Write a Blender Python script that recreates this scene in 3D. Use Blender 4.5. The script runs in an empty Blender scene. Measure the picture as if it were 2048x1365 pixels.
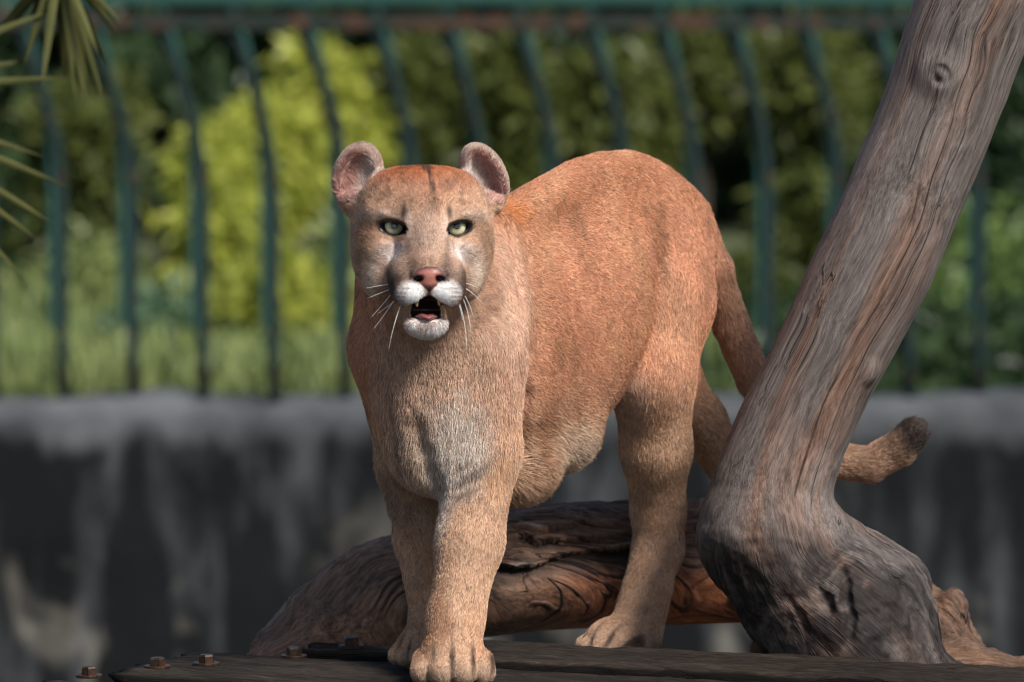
import bpy, math, time
import numpy as np
from mathutils import Vector, Matrix
T0 = time.time()
rng = np.random.default_rng(7)
scene = bpy.context.scene
COL = scene.collection

# ------------------------------------------------------------------ camera
PITCH = math.radians(4.57)
CAM_H = 1.118                      # metres above the deck
F_PX = 200.0 / 36.0 * 2048         # focal length in photo pixels
KM = 8.0 / F_PX                    # metres per photo pixel at 8 m
cam_d = bpy.data.cameras.new('camera'); cam = bpy.data.objects.new('camera', cam_d); COL.objects.link(cam)
cam.location = (0, -8, CAM_H); cam.rotation_euler = (math.pi/2 - PITCH, 0, 0)
cam_d.lens = 200; cam_d.sensor_width = 36; cam_d.clip_end = 2000; cam_d.clip_start = 0.5
cam_d.dof.use_dof = True; cam_d.dof.focus_distance = 8.10; cam_d.dof.aperture_fstop = 5.2
scene.camera = cam

# ------------------------------------------------------------------ sky, sun, exposure
SUN_ELEV, SUN_AZ = 46.0, 140.0       # azimuth clockwise from +Y (away from the camera)
w = bpy.data.worlds.new('World'); scene.world = w; w.use_nodes = True
nt = w.node_tree; bg = nt.nodes['Background']; sky = nt.nodes.new('ShaderNodeTexSky')
sky.sky_type = 'NISHITA'; sky.sun_disc = False
sky.sun_elevation = math.radians(SUN_ELEV); sky.sun_rotation = math.radians(SUN_AZ)
nt.links.new(sky.outputs[0], bg.inputs[0]); bg.inputs[1].default_value = 0.095
sd = bpy.data.lights.new('sun', 'SUN'); sun = bpy.data.objects.new('sun', sd); COL.objects.link(sun)
sd.energy = 5.0; sd.angle = math.radians(15.0); sd.color = (1.0, 0.965, 0.915)
_az, _el = math.radians(SUN_AZ), math.radians(SUN_ELEV)
_sdir = Vector((math.sin(_az)*math.cos(_el), math.cos(_az)*math.cos(_el), math.sin(_el)))
sun.rotation_euler = _sdir.to_track_quat('Z', 'Y').to_euler(); sun.location = (3, -3, 6)
vs = scene.view_settings
vs.view_transform = 'Standard'; vs.look = 'None'; vs.gamma = 1.0; vs.exposure = 0.28; vs.use_curve_mapping = False
scene.render.hair_type = 'STRIP'; scene.render.hair_subdiv = 1
scene.cycles.max_bounces = 6; scene.cycles.transparent_max_bounces = 8
scene.cycles.use_denoising = True
scene.cycles.filter_width = 1.2

# ------------------------------------------------------------------ pixel <-> place helpers
CP, SP = math.cos(PITCH), math.sin(PITCH)
def P(u, v, wd):                   # photo pixel at depth wd -> sculpt space (pixels at 8 m: right, up, away)
    s = 1 + wd*KM/8.0
    return np.array([(u-1024)*s, (682.5-v)*s, wd], float)
def S(wd): return 1 + wd*KM/8.0
def to_world(p):                   # sculpt space -> world metres
    p = np.asarray(p, float); X = p[..., 0]*KM; Y = p[..., 1]*KM; D = 8.0 + p[..., 2]*KM
    return np.stack([X, -8.0 + D*CP + Y*SP, CAM_H - D*SP + Y*CP], -1)
def dir_world(d):
    d = np.asarray(d, float)
    return np.stack([d[..., 0], d[..., 2]*CP + d[..., 1]*SP, -d[..., 2]*SP + d[..., 1]*CP], -1)
def PW(u, v, depth):               # photo pixel at metric depth along the axis -> world
    return to_world(P(u, v, (depth-8.0)/KM))
def G(u, v, z0=0.0):               # where the pixel's ray meets the level z0
    a = (682.5-v)/F_PX
    D = (CAM_H - z0)/(SP - a*CP)
    return PW(u, v, D)

# ------------------------------------------------------------------ object helpers
def tag(o, label=None, cat=None, group=None, kind=None):
    if label: o['label'] = label
    if cat: o['category'] = cat
    if group: o['group'] = group
    if kind: o['kind'] = kind
    return o
def empty(name, loc=(0, 0, 0)):
    o = bpy.data.objects.new(name, None); COL.objects.link(o); o.location = loc; o.empty_display_size = 0.1
    return o
def link(name, me, mat=None, parent=None):
    if mat is not None and not me.materials: me.materials.append(mat)
    o = bpy.data.objects.new(name, me); COL.objects.link(o)
    if parent is not None:
        o.parent = parent
        o.matrix_parent_inverse = Matrix.Translation(parent.location).inverted() if parent.parent is None else Matrix.Identity(4)
    return o
def mesh_np(name, V, F, smooth=True):
    me = bpy.data.meshes.new(name)
    V = np.asarray(V, np.float32); F = np.asarray(F, np.int32)
    n, k = F.shape
    me.vertices.add(len(V)); me.vertices.foreach_set('co', V.ravel())
    me.loops.add(n*k); me.loops.foreach_set('vertex_index', F.ravel())
    me.polygons.add(n); me.polygons.foreach_set('loop_start', np.arange(0, n*k, k, dtype=np.int32))
    me.polygons.foreach_set('loop_total', np.full(n, k, np.int32))
    me.polygons.foreach_set('use_smooth', np.full(n, smooth, bool))
    me.update(); me.validate()
    return me
def vec_attr(me, name, A):
    a = me.attributes.new(name, 'FLOAT_VECTOR', 'POINT'); a.data.foreach_set('vector', np.asarray(A, np.float32).ravel())
def col_attr(me, name, A):
    A = np.asarray(A, np.float32)
    if A.shape[1] == 3: A = np.concatenate([A, np.ones((len(A), 1), np.float32)], 1)
    a = me.attributes.new(name, 'FLOAT_COLOR', 'POINT'); a.data.foreach_set('color', A.ravel())

# ------------------------------------------------------------------ numpy noise
def _hash(i, j, k, seed):
    h = (i*374761393 + j*668265263 + k*2147483647 + seed*974711) & 0xffffffff
    h = ((h ^ (h >> 13))*1274126177) & 0xffffffff
    h = ((h ^ (h >> 16))*2246822519) & 0xffffffff
    return ((h ^ (h >> 15)) & 0xffffff).astype(np.float64)/0xffffff
def noise(p, seed=0):              # value noise in -1..1
    p = np.asarray(p, float); i = np.floor(p).astype(np.int64); f = p - i; f = f*f*f*(f*(f*6-15)+10)
    r = 0
    for dx in (0, 1):
        for dy in (0, 1):
            for dz in (0, 1):
                wgt = (f[..., 0] if dx else 1-f[..., 0])*(f[..., 1] if dy else 1-f[..., 1])*(f[..., 2] if dz else 1-f[..., 2])
                r = r + wgt*_hash(i[..., 0]+dx, i[..., 1]+dy, i[..., 2]+dz, seed)
    return r*2-1
def fbm(p, oct=4, seed=0):
    p = np.asarray(p, float); r = 0; a = 0.5
    for o in range(oct):
        r = r + a*noise(p*2.0**o + o*17.3, seed+o); a *= 0.5
    return r

# ------------------------------------------------------------------ implicit sculpting
class Sculpt:
    """smooth union / subtraction of round cones and ellipsoids, meshed by surface nets"""
    def __init__(s): s.pr = []
    def cone(s, a, ra, b, rb, k=30, flow=None, tagv=0, sub=False):
        a = np.array(a, float); b = np.array(b, float)
        fl = (b-a) if flow is None else np.array(flow, float)
        s.pr.append(('c', a, b, ra, rb, k, fl/np.linalg.norm(fl), tagv, sub))
    def ell(s, c, r, ax=None, k=30, flow=(0, -1, 0.3), tagv=0, sub=False):
        ax = np.eye(3) if ax is None else np.array(ax, float)
        fl = np.array(flow, float)
        s.pr.append(('e', np.array(c, float), np.array(r, float), ax, None, k, fl/np.linalg.norm(fl), tagv, sub))
    def limb(s, pts, k=30, flow=(0, -1, 0), tagv=0):      # one limb of several cones, blended in as a whole
        cs = [('c', np.array(a, float), np.array(b, float), ra, rb) for (a, ra), (b, rb) in zip(pts[:-1], pts[1:])]
        fl = np.array(flow, float)
        s.pr.append(('n', cs, None, None, None, k, fl/np.linalg.norm(fl), tagv, False))
    def chain(s, pts, k=30, **kw):
        for (a, ra), (b, rb) in zip(pts[:-1], pts[1:]): s.cone(a, ra, b, rb, k, **kw)
    @staticmethod
    def dist(p, x, y, z):
        if p[0] == 'n':
            d = Sculpt.dist(p[1][0], x, y, z)
            for q in p[1][1:]: d = np.minimum(d, Sculpt.dist(q, x, y, z))
            return d
        if p[0] == 'c':
            a, b, ra, rb = p[1:5]; ba = b-a; L2 = ba@ba
            h = np.clip(((x-a[0])*ba[0] + (y-a[1])*ba[1] + (z-a[2])*ba[2])/L2, 0, 1)
            dx = x-a[0]-h*ba[0]; dy = y-a[1]-h*ba[1]; dz = z-a[2]-h*ba[2]
            return np.sqrt(dx*dx+dy*dy+dz*dz) - (ra+(rb-ra)*h)
        c, r, ax = p[1:4]
        dx, dy, dz = x-c[0], y-c[1], z-c[2]
        q = [ax[i, 0]*dx+ax[i, 1]*dy+ax[i, 2]*dz for i in range(3)]
        k0 = np.sqrt((q[0]/r[0])**2+(q[1]/r[1])**2+(q[2]/r[2])**2)
        k1 = np.sqrt((q[0]/r[0]**2)**2+(q[1]/r[1]**2)**2+(q[2]/r[2]**2)**2) + 1e-9
        return np.where(k0 < 1e-4, -min(r), k0*(k0-1)/k1)
    @staticmethod
    def bounds(p, m):
        if p[0] == 'n':
            bb = [Sculpt.bounds(q, m) for q in p[1]]
            return np.min([q[0] for q in bb], 0), np.max([q[1] for q in bb], 0)
        if p[0] == 'c':
            lo = np.minimum(p[1]-p[3], p[2]-p[4]); hi = np.maximum(p[1]+p[3], p[2]+p[4])
        else:
            e = np.sqrt(((p[3]*p[2][:, None])**2).sum(0)); lo = p[1]-e; hi = p[1]+e
        return lo-m, hi+m
    @staticmethod
    def comb(f, d, k, sub):
        if sub:
            d = -d; h = np.clip(0.5+0.5*(d-f)/k, 0, 1)
            return f+(d-f)*h + k*h*(1-h)
        h = np.clip(0.5+0.5*(f-d)/k, 0, 1)
        return f+(d-f)*h - k*h*(1-h)
    def grid(s, xs, ys, zs):
        f = np.full((len(xs), len(ys), len(zs)), 400.0, np.float32)
        for p in s.pr:
            lo, hi = s.bounds(p, p[5]+25)
            sl = [slice(*np.searchsorted(a, [l, h])) for a, l, h in zip((xs, ys, zs), lo, hi)]
            if any(q.start == q.stop for q in sl): continue
            d = s.dist(p, xs[sl[0]][:, None, None], ys[sl[1]][None, :, None], zs[sl[2]][None, None, :]).astype(np.float32)
            f[tuple(sl)] = s.comb(f[tuple(sl)], d, p[5], p[8])
        return f
    def at(s, V):
        f = np.full(len(V), 400.0)
        for p in s.pr:
            lo, hi = s.bounds(p, p[5]+25)
            m = np.all((V > lo) & (V < hi), 1)
            if not m.any(): continue
            q = V[m]; f[m] = s.comb(f[m], s.dist(p, q[:, 0], q[:, 1], q[:, 2]), p[5], p[8])
        return f
    def grad(s, V, e=1.0):
        g = np.empty_like(V)
        for i in range(3):
            o = np.zeros(3); o[i] = e
            g[:, i] = (s.at(V+o)-s.at(V-o))/(2*e)
        return g
    def flow(s, V, soft=18.0):
        acc = np.zeros_like(V); best = np.full(len(V), 1e9); D = []
        for p in s.pr:
            if p[8]: continue
            d = s.dist(p, V[:, 0], V[:, 1], V[:, 2]); D.append((d, p[6])); best = np.minimum(best, d)
        for d, fl in D:
            acc += np.exp(-np.clip((d-best)/soft, 0, 30))[:, None]*fl
        return acc/(np.linalg.norm(acc, axis=1, keepdims=True)+1e-9)
    def mesh(s, xs, ys, zs, project=2):
        V, F = surface_nets(s.grid(xs, ys, zs), xs, ys, zs)
        for _ in range(project):
            g = s.grad(V); n2 = (g*g).sum(1)+1e-6
            st = np.clip(s.at(V)/np.sqrt(n2), -4, 4)
            V = V - g/np.sqrt(n2)[:, None]*st[:, None]*0.8
        return V, F
def surface_nets(f, xs, ys, zs):
    ins = f < 0
    nx, ny, nz = (n-1 for n in f.shape)
    cnt = np.zeros((nx, ny, nz), np.int8)
    corners = [(i, j, k) for i in (0, 1) for j in (0, 1) for k in (0, 1)]
    for i, j, k in corners: cnt += ins[i:i+nx, j:j+ny, k:k+nz]
    I, J, K = np.nonzero((cnt > 0) & (cnt < 8))
    idx = np.full((nx, ny, nz), -1, np.int32); idx[I, J, K] = np.arange(len(I))
    val = np.stack([f[I+i, J+j, K+k] for i, j, k in corners], 1).astype(float)
    pos = np.stack([np.stack([xs[I+i], ys[J+j], zs[K+k]], 1) for i, j, k in corners], 1)
    acc = np.zeros((len(I), 3)); n = np.zeros(len(I))
    for a in range(8):
        for b in range(a+1, 8):
            if sum(abs(p-q) for p, q in zip(corners[a], corners[b])) != 1: continue
            m = (val[:, a] < 0) != (val[:, b] < 0)
            t = val[m, a]/(val[m, a]-val[m, b])
            acc[m] += pos[m, a] + (pos[m, b]-pos[m, a])*t[:, None]; n[m] += 1
    V = acc/n[:, None]
    Q = []
    for ax in range(3):
        sl0 = [slice(1, -1)]*3; sl1 = [slice(1, -1)]*3
        sl0[ax] = slice(0, -1); sl1[ax] = slice(1, None)
        a, b = ins[tuple(sl0)], ins[tuple(sl1)]
        e = np.argwhere(a != b)
        off = np.ones(3, int); off[ax] = 0
        e0 = e + off
        inside_first = a[tuple(e.T)]
        u, v = (ax+1) % 3, (ax+2) % 3
        def cell(du, dv):
            c = e0.copy(); c[:, u] -= du; c[:, v] -= dv
            return idx[tuple(c.T)]
        q = np.stack([cell(1, 1), cell(0, 1), cell(0, 0), cell(1, 0)], 1)
        q[~inside_first] = q[~inside_first][:, ::-1]
        Q.append(q)
    Q = np.concatenate(Q); Q = Q[(Q >= 0).all(1)]
    return V, Q
def axis(lo, hi, step, dense=()):  # grid axis with finer stretches
    out = [lo]
    while out[-1] < hi:
        st = step
        for a, b, ds in dense:
            if a - step <= out[-1] <= b: st = min(st, ds)
        out.append(out[-1]+st)
    return np.array(out)

# ------------------------------------------------------------------ material helpers
def new_mat(name):
    m = bpy.data.materials.new(name); m.use_nodes = True
    t = m.node_tree; b = t.nodes['Principled BSDF']
    return m, t, b
def N(t, kind, **kw):
    n = t.nodes.new('ShaderNode'+kind)
    for k, v in kw.items():
        if k == 'inp':
            for a, b in v.items():
                if hasattr(b, 'default_value') or isinstance(b, bpy.types.NodeSocket): t.links.new(b, n.inputs[a])
                else: n.inputs[a].default_value = b
        else: setattr(n, k, v)
    return n
def ramp(t, fac, stops, mode='LINEAR'):
    r = t.nodes.new('ShaderNodeValToRGB'); r.color_ramp.interpolation = mode
    e = r.color_ramp.elements
    while len(e) < len(stops): e.new(0.5)
    for x, (p, c) in zip(e, stops):
        x.position = p; x.color = (*c, 1) if len(c) == 3 else c
    t.links.new(fac, r.inputs[0]); return r.outputs[0]
def mixc(t, fac, a, b, mode='MIX'):
    n = t.nodes.new('ShaderNodeMix'); n.data_type = 'RGBA'; n.blend_type = mode
    for i, v in ((0, fac), (6, a), (7, b)):
        if isinstance(v, bpy.types.NodeSocket): t.links.new(v, n.inputs[i])
        else: n.inputs[i].default_value = v if i == 0 else ((*v, 1) if len(v) == 3 else v)
    return n.outputs[2]
def math_n(t, op, a, b=None, c=None, clamp=False):
    n = t.nodes.new('ShaderNodeMath'); n.operation = op; n.use_clamp = clamp
    for i, v in enumerate((a, b, c)):
        if v is None: continue
        if isinstance(v, bpy.types.NodeSocket): t.links.new(v, n.inputs[i])
        else: n.inputs[i].default_value = v
    return n.outputs[0]
def noise_n(t, vec, scale, detail=4, rough=0.6, dist=0.0):
    n = t.nodes.new('ShaderNodeTexNoise'); n.inputs['Scale'].default_value = scale
    n.inputs['Detail'].default_value = detail; n.inputs['Roughness'].default_value = rough; n.inputs['Distortion'].default_value = dist
    if vec is not None: t.links.new(vec, n.inputs['Vector'])
    return n.outputs['Fac']
def mapping(t, vec, scale=(1, 1, 1), loc=(0, 0, 0), rot=(0, 0, 0)):
    n = t.nodes.new('ShaderNodeMapping'); t.links.new(vec, n.inputs[0])
    n.inputs['Scale'].default_value = scale; n.inputs['Location'].default_value = loc; n.inputs['Rotation'].default_value = rot
    return n.outputs[0]
def bump(t, b, h, strength, dist):
    n = t.nodes.new('ShaderNodeBump'); n.inputs['Strength'].default_value = strength; n.inputs['Distance'].default_value = dist
    t.links.new(h, n.inputs['Height']); t.links.new(n.outputs[0], b.inputs['Normal'])
def attr(t, name, out='Vector'):
    n = t.nodes.new('ShaderNodeAttribute'); n.attribute_name = name; return n.outputs[out]
def coord(t, out='Object'): return t.nodes.new('ShaderNodeTexCoord').outputs[out]
def plain(name, c, rough=0.6, metal=0.0, spec=0.5):
    m, t, b = new_mat(name); b.inputs['Base Color'].default_value = (*c, 1)
    b.inputs['Roughness'].default_value = rough; b.inputs['Metallic'].default_value = metal
    b.inputs['Specular IOR Level'].default_value = spec
    return m
FUR_N = 660000
def sstep(a, b, x):
    t = np.clip((x-a)/(b-a), 0, 1); return t*t*(3-2*t)
def poly_mesh(name, V, F, smooth=True):
    me = bpy.data.meshes.new(name)
    me.from_pydata([tuple(map(float, v)) for v in V], [], [tuple(dict.fromkeys(int(i) for i in f)) for f in F]); me.update()
    if smooth: me.polygons.foreach_set('use_smooth', [True]*len(me.polygons))
    return me
# ================================================================== setting: ground, deck, wall, fence, greenery
GROUND_Z = -2.25
m_soil, t, b = new_mat('soil')
oc = coord(t)
t.links.new(ramp(t, noise_n(t, oc, 3, 6), [(0.3, (0.05, 0.04, 0.03)), (0.7, (0.14, 0.11, 0.08))]), b.inputs['Base Color'])
b.inputs['Roughness'].default_value = 0.95; bump(t, b, noise_n(t, oc, 25, 6), 0.6, 0.03)
n = 60
gx = np.sign(np.linspace(-1, 1, n))*np.abs(np.linspace(-1, 1, n))**3*600
gy = np.sign(np.linspace(-1, 1, n))*np.abs(np.linspace(-1, 1, n))**3*600 + 5
GX, GY = np.meshgrid(gx, gy, indexing='ij')
def terr(x, y):
    return GROUND_Z + 0.05*noise(np.stack([x*0.4, y*0.4, 0*x], -1), 3)
V = np.stack([GX, GY, terr(GX, GY)], -1).reshape(-1, 3)
I = np.arange(n*n).reshape(n, n)
F = np.stack([I[:-1, :-1], I[1:, :-1], I[1:, 1:], I[:-1, 1:]], -1).reshape(-1, 4)
tag(link('ground', mesh_np('ground', V, F), m_soil), kind='structure')

# ---- planted bank behind the wall
WALL_D = 22.0
wtop = PW(1024, 800, WALL_D); WALL_Y, WALL_Z = wtop[1], wtop[2]
m_bank, t, b = new_mat('bank_earth')
oc = coord(t)
t.links.new(ramp(t, noise_n(t, oc, 4, 6), [(0.3, (0.03, 0.035, 0.015)), (0.7, (0.09, 0.11, 0.04))]), b.inputs['Base Color'])
b.inputs['Roughness'].default_value = 0.95
def bank_z(x, y):
    q = np.clip(y-WALL_Y-0.35, 0, None)
    return WALL_Z-0.12 - 0.02*np.minimum(q, 10) + 0.10*np.clip(q-11, 0, 30) + 0.12*noise(np.stack([x*0.5, y*0.5, 0*x], -1), 5)
bx = np.linspace(-30, 30, 80); by = WALL_Y + 0.2 + np.linspace(0, 1, 60)**1.5*40
BX, BY = np.meshgrid(bx, by, indexing='ij')
V = np.stack([BX, BY, bank_z(BX, BY)], -1).reshape(-1, 3); I = np.arange(80*60).reshape(80, 60)
F = np.stack([I[:-1, :-1], I[1:, :-1], I[1:, 1:], I[:-1, 1:]], -1).reshape(-1, 4)
tag(link('planted_bank', mesh_np('planted_bank', V, F), m_bank), kind='structure')

# ---- concrete wall
def box_grid(x0, x1, y0, y1, z0, z1, nx, ny, nz):
    """closed box of quads with the given number of cells per side"""
    V, F, key = [], [], {}
    def vid(i, j, k):
        q = (i, j, k)
        if q not in key:
            key[q] = len(V); V.append((x0+(x1-x0)*i/nx, y0+(y1-y0)*j/ny, z0+(z1-z0)*k/nz))
        return key[q]
    for i in range(nx):
        for j in range(ny):
            F.append((vid(i, j, 0), vid(i, j+1, 0), vid(i+1, j+1, 0), vid(i+1, j, 0)))
            F.append((vid(i, j, nz), vid(i+1, j, nz), vid(i+1, j+1, nz), vid(i, j+1, nz)))
    for i in range(nx):
        for k in range(nz):
            F.append((vid(i, 0, k), vid(i+1, 0, k), vid(i+1, 0, k+1), vid(i, 0, k+1)))
            F.append((vid(i, ny, k), vid(i, ny, k+1), vid(i+1, ny, k+1), vid(i+1, ny, k)))
    for j in range(ny):
        for k in range(nz):
            F.append((vid(0, j, k), vid(0, j, k+1), vid(0, j+1, k+1), vid(0, j+1, k)))
            F.append((vid(nx, j, k), vid(nx, j+1, k), vid(nx, j+1, k+1), vid(nx, j, k+1)))
    return np.array(V, float), np.array(F)
m_conc, t, b = new_mat('stained_concrete')
oc = coord(t)
base = ramp(t, noise_n(t, oc, 2.2, 6, 0.65), [(0.3, (0.035, 0.038, 0.041)), (0.7, (0.12, 0.126, 0.131))])
strk = noise_n(t, mapping(t, oc, (3.2, 1, 0.55)), 1.3, 5, 0.6, 0.4)
sz = N(t, 'SeparateXYZ'); t.links.new(oc, sz.inputs[0])
hfac = math_n(t, 'MULTIPLY_ADD', sz.outputs[2], 1.0, -(WALL_Z-0.09))            # 0 just under the crown
edge = math_n(t, 'MULTIPLY', math_n(t, 'ADD', hfac, math_n(t, 'MULTIPLY_ADD', noise_n(t, mapping(t, oc, (4, 1, 1)), 1.5, 3), 0.3, -0.15)), -10.0, clamp=True)
stain = math_n(t, 'MULTIPLY', ramp(t, strk, [(0.50, (1,)*3), (0.72, (0.15,)*3)]), edge)
c1 = mixc(t, math_n(t, 'MULTIPLY', stain, 0.97), base, (0.007, 0.0078, 0.0084))
lich = ramp(t, noise_n(t, mapping(t, oc, (1.6, 1, 0.9), (3.1, 0, 0.4)), 2.0, 3, 0.5, 0.6), [(0.54, (0,)*3), (0.64, (1,)*3)])
low = math_n(t, 'MULTIPLY', math_n(t, 'ADD', hfac, 0.25), -2.2, clamp=True)
c1 = mixc(t, math_n(t, 'MULTIPLY', math_n(t, 'MULTIPLY', lich, low), 0.38), c1, (0.36, 0.33, 0.27))
t.links.new(c1, b.inputs['Base Color'])
b.inputs['Roughness'].default_value = 0.95; b.inputs['Specular IOR Level'].default_value = 0.08; bump(t, b, noise_n(t, oc, 14, 6), 0.5, 0.02)
V, F = box_grid(-7, 7, WALL_Y, WALL_Y+0.3, GROUND_Z-0.1, WALL_Z, 220, 4, 18)
nz_ = 0.02*noise(V*np.array([3, 3, 3]), 21)
V[:, 1] += nz_
top = V[:, 2] > WALL_Z-0.02
V[top, 2] += 0.03*noise(V[top]*np.array([4.5, 2, 0]), 22) + 0.012*noise(V[top]*np.array([14, 8, 0]), 23)
tag(link('concrete_wall', mesh_np('concrete_wall', V, F), m_conc), 'low grey concrete wall streaked black with algae below the bar fence', 'wall')

# ---- bar fence on the wall, tops bent over to a rail
def tube(pts, r, n=8):
    pts = np.array(pts, float); V, F = [], []
    r = np.broadcast_to(r, (len(pts),))
    for i, p in enumerate(pts):
        tg = pts[min(i+1, len(pts)-1)]-pts[max(i-1, 0)]; tg /= np.linalg.norm(tg)
        a = np.cross(tg, [0.123, 1, 0.2]); a /= np.linalg.norm(a); c = np.cross(tg, a)
        for j in range(n):
            an = 2*math.pi*j/n; V.append(p + (a*math.cos(an)+c*math.sin(an))*r[i])
    m_ = len(pts)
    for i in range(m_-1):
        for j in range(n): F.append((i*n+j, i*n+(j+1) % n, (i+1)*n+(j+1) % n, (i+1)*n+j))
    F.append(tuple(range(n))[::-1]); F.append(tuple(range((m_-1)*n, m_*n)))
    return np.array(V), F
def rust_paint(name, c, rustc, amt):
    m, t, b = new_mat(name); oc = coord(t, 'Generated')
    oc = coord(t)
    t.links.new(mixc(t, ramp(t, noise_n(t, oc, 9, 5), [(0.62-amt, (0,)*3), (0.70-amt, (1,)*3)]), c, rustc), b.inputs['Base Color'])
    b.inputs['Roughness'].default_value = 0.6; b.inputs['Specular IOR Level'].default_value = 0.2
    return m
m_barA = rust_paint('dark_green_paint', (0.012, 0.026, 0.024), (0.035, 0.022, 0.015), 0.08)
m_barB = rust_paint('teal_paint', (0.025, 0.075, 0.062), (0.05, 0.04, 0.025), 0.0)
m_rail = rust_paint('rail_paint', (0.014, 0.022, 0.018), (0.06, 0.03, 0.018), 0.12)
FPX = F_PX/WALL_D
fy = WALL_Y + 0.15
def fence(name, depth_y, off_u, lean, mat, z_base, z_rail, r, n0, n1, label, fwd, rail_mat, pitch=142.0):
    root = tag(empty(name, (0, depth_y, z_base)), label, 'fence')
    zc = z_base + (z_rail-z_base)*0.52
    pts = []
    for tt in np.linspace(0, 1, 4)[:-1]: pts.append((0, 0, z_base-0.06+(zc-z_base+0.06)*tt))
    for tt in np.linspace(0, 1, 9): pts.append((-lean*tt**1.8, -fwd*tt**1.8, zc+(z_rail-zc)*tt))
    V, F = tube(pts, r, 8); me = poly_mesh('bar', V, F); me.materials.append(mat)
    D = depth_y + 8.0
    for i in range(n0, n1):
        x = (545 + off_u + i*pitch - 1024)/FPX
        o = bpy.data.objects.new('bar', me); COL.objects.link(o); o.parent = root; o.location = (x, 0, -z_base)
    xa, xb = (545+off_u+n0*pitch-1024)/FPX - 0.3, (545+off_u+(n1-1)*pitch-1024)/FPX + 0.3
    V, F = box_grid(xa-lean, xb-lean, depth_y-fwd-0.03, depth_y-fwd+0.03, z_rail-0.028, z_rail+0.032, 30, 1, 1)
    link('rail', mesh_np('rail', V, F, False), rail_mat, root)
    return root
z_rail = PW(1024, 44, WALL_D)[2]
fence('bar_fence', fy, 0, 0.165, m_barA, WALL_Z, z_rail, 0.0245, -18, 25, 'dark green bar fence with bent tops standing on the concrete wall', 0.12, m_rail)
z2 = float(bank_z(np.array([0.0]), np.array([fy+4.0]))[0])
fence('bar_fence', fy+4.0, 60, 0.15, m_barB, z2, z_rail+0.02, 0.021, -18, 25, 'paler teal bar fence standing in the greenery behind the wall', 0.1, m_barB, 168.0)

# ---- greenery
def leaf_mat(name, c0, c1, trans=0.45):
    m, t, b = new_mat(name)
    oi = t.nodes.new('ShaderNodeNewGeometry')
    cc = ramp(t, oi.outputs['Random Per Island'], [(0.0, c0), (1.0, c1)])
    df = N(t, 'BsdfDiffuse'); tr = N(t, 'BsdfTranslucent'); gl = N(t, 'BsdfGlossy'); gl.inputs['Roughness'].default_value = 0.4
    t.links.new(cc, df.inputs[0]); t.links.new(cc, tr.inputs[0])
    mx = N(t, 'MixShader'); mx.inputs[0].default_value = trans; t.links.new(df.outputs[0], mx.inputs[1]); t.links.new(tr.outputs[0], mx.inputs[2])
    m2 = N(t, 'MixShader'); m2.inputs[0].default_value = 0.02; t.links.new(mx.outputs[0], m2.inputs[1]); t.links.new(gl.outputs[0], m2.inputs[2])
    t.links.new(m2.outputs[0], t.nodes['Material Output'].inputs[0])
    return m
ML = {'lime': leaf_mat('lime_leaf', (0.30, 0.34, 0.05), (0.55, 0.56, 0.11)),
      'green': leaf_mat('green_leaf', (0.10, 0.17, 0.045), (0.24, 0.33, 0.10)),
      'teal': leaf_mat('bluegreen_leaf', (0.09, 0.17, 0.09), (0.22, 0.34, 0.19)),
      'dark': leaf_mat('dark_leaf', (0.018, 0.035, 0.014), (0.05, 0.085, 0.03), 0.3),  # on the right this dark colour also stands in for shaded foliage
      'meadow': leaf_mat('meadow_leaf', (0.14, 0.20, 0.07), (0.42, 0.46, 0.17)),
      'olive': leaf_mat('olive_leaf', (0.07, 0.09, 0.02), (0.16, 0.18, 0.045))}  # right-hand shrubs use the duller green in place of shade
m_stem = plain('shrub_stem', (0.06, 0.045, 0.03), 0.9)
def leaves(cen, rad, n, size, rg, blades=False):
    """leaf faces spread through clumps inside an ellipsoid"""
    ncl = max(6, n//70)
    d = rg.normal(0, 1, (ncl, 3)); d /= np.linalg.norm(d, axis=1, keepdims=True)
    cl = d*rg.uniform(0.35, 1.0, (ncl, 1))**0.6
    ci = rg.integers(0, ncl, n)
    p = cl[ci]*np.array(rad) + rg.normal(0, 0.17, (n, 3))*np.array(rad).mean() + np.array(cen)
    ax = rg.normal(0, 1, (n, 3)); ax[:, 2] += -0.5; ax /= np.linalg.norm(ax, axis=1, keepdims=True)
    if blades: ax = rg.normal(0, 0.3, (n, 3)); ax[:, 2] = 1
    sd_ = np.cross(ax, rg.normal(0, 1, (n, 3))); sd_ /= np.linalg.norm(sd_, axis=1, keepdims=True)
    L = size*rg.uniform(0.6, 1.3, (n, 1)); W = L*(0.10 if blades else 0.42)
    nm = np.cross(ax, sd_)
    V = np.stack([p, p+ax*L*0.45+sd_*W*0.5+nm*L*0.06, p+ax*L-nm*L*0.12, p+ax*L*0.45-sd_*W*0.5+nm*L*0.06], 1).reshape(-1, 3)
    F = np.arange(4*n).reshape(n, 4)
    return V, F
def shrub(u, v, depth, ru, rv, kind, n, size, label, cat, seed, group=None, name='shrub'):
    """a leafy crown centred on the ray of pixel (u, v) at a given distance, stem down to the bank"""
    rg = np.random.default_rng(seed)
    depth = depth + 9.0; size = size*1.4; n = int(n*1.4)
    c = PW(u, v, depth); s = depth/F_PX
    rad = (ru*s, max(ru*s, 0.25)*0.9, rv*s)
    gz = float(bank_z(np.array([c[0]]), np.array([c[1]]))[0])
    root = tag(empty(name, (c[0], c[1], gz)), label, cat, group)
    V, F = leaves(c, rad, n, size, rg); link('crown', mesh_np('crown', V, F, False), ML[kind], root)
    top = c[2]
    V, F = tube([(c[0], c[1], gz-0.1), (c[0]+0.03, c[1], (gz+top)/2), (c[0]-0.02, c[1]+0.02, top)], (0.035, 0.028, 0.012), 7)
    link('trunk', poly_mesh('trunk', V, F), m_stem, root)
    return root
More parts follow.
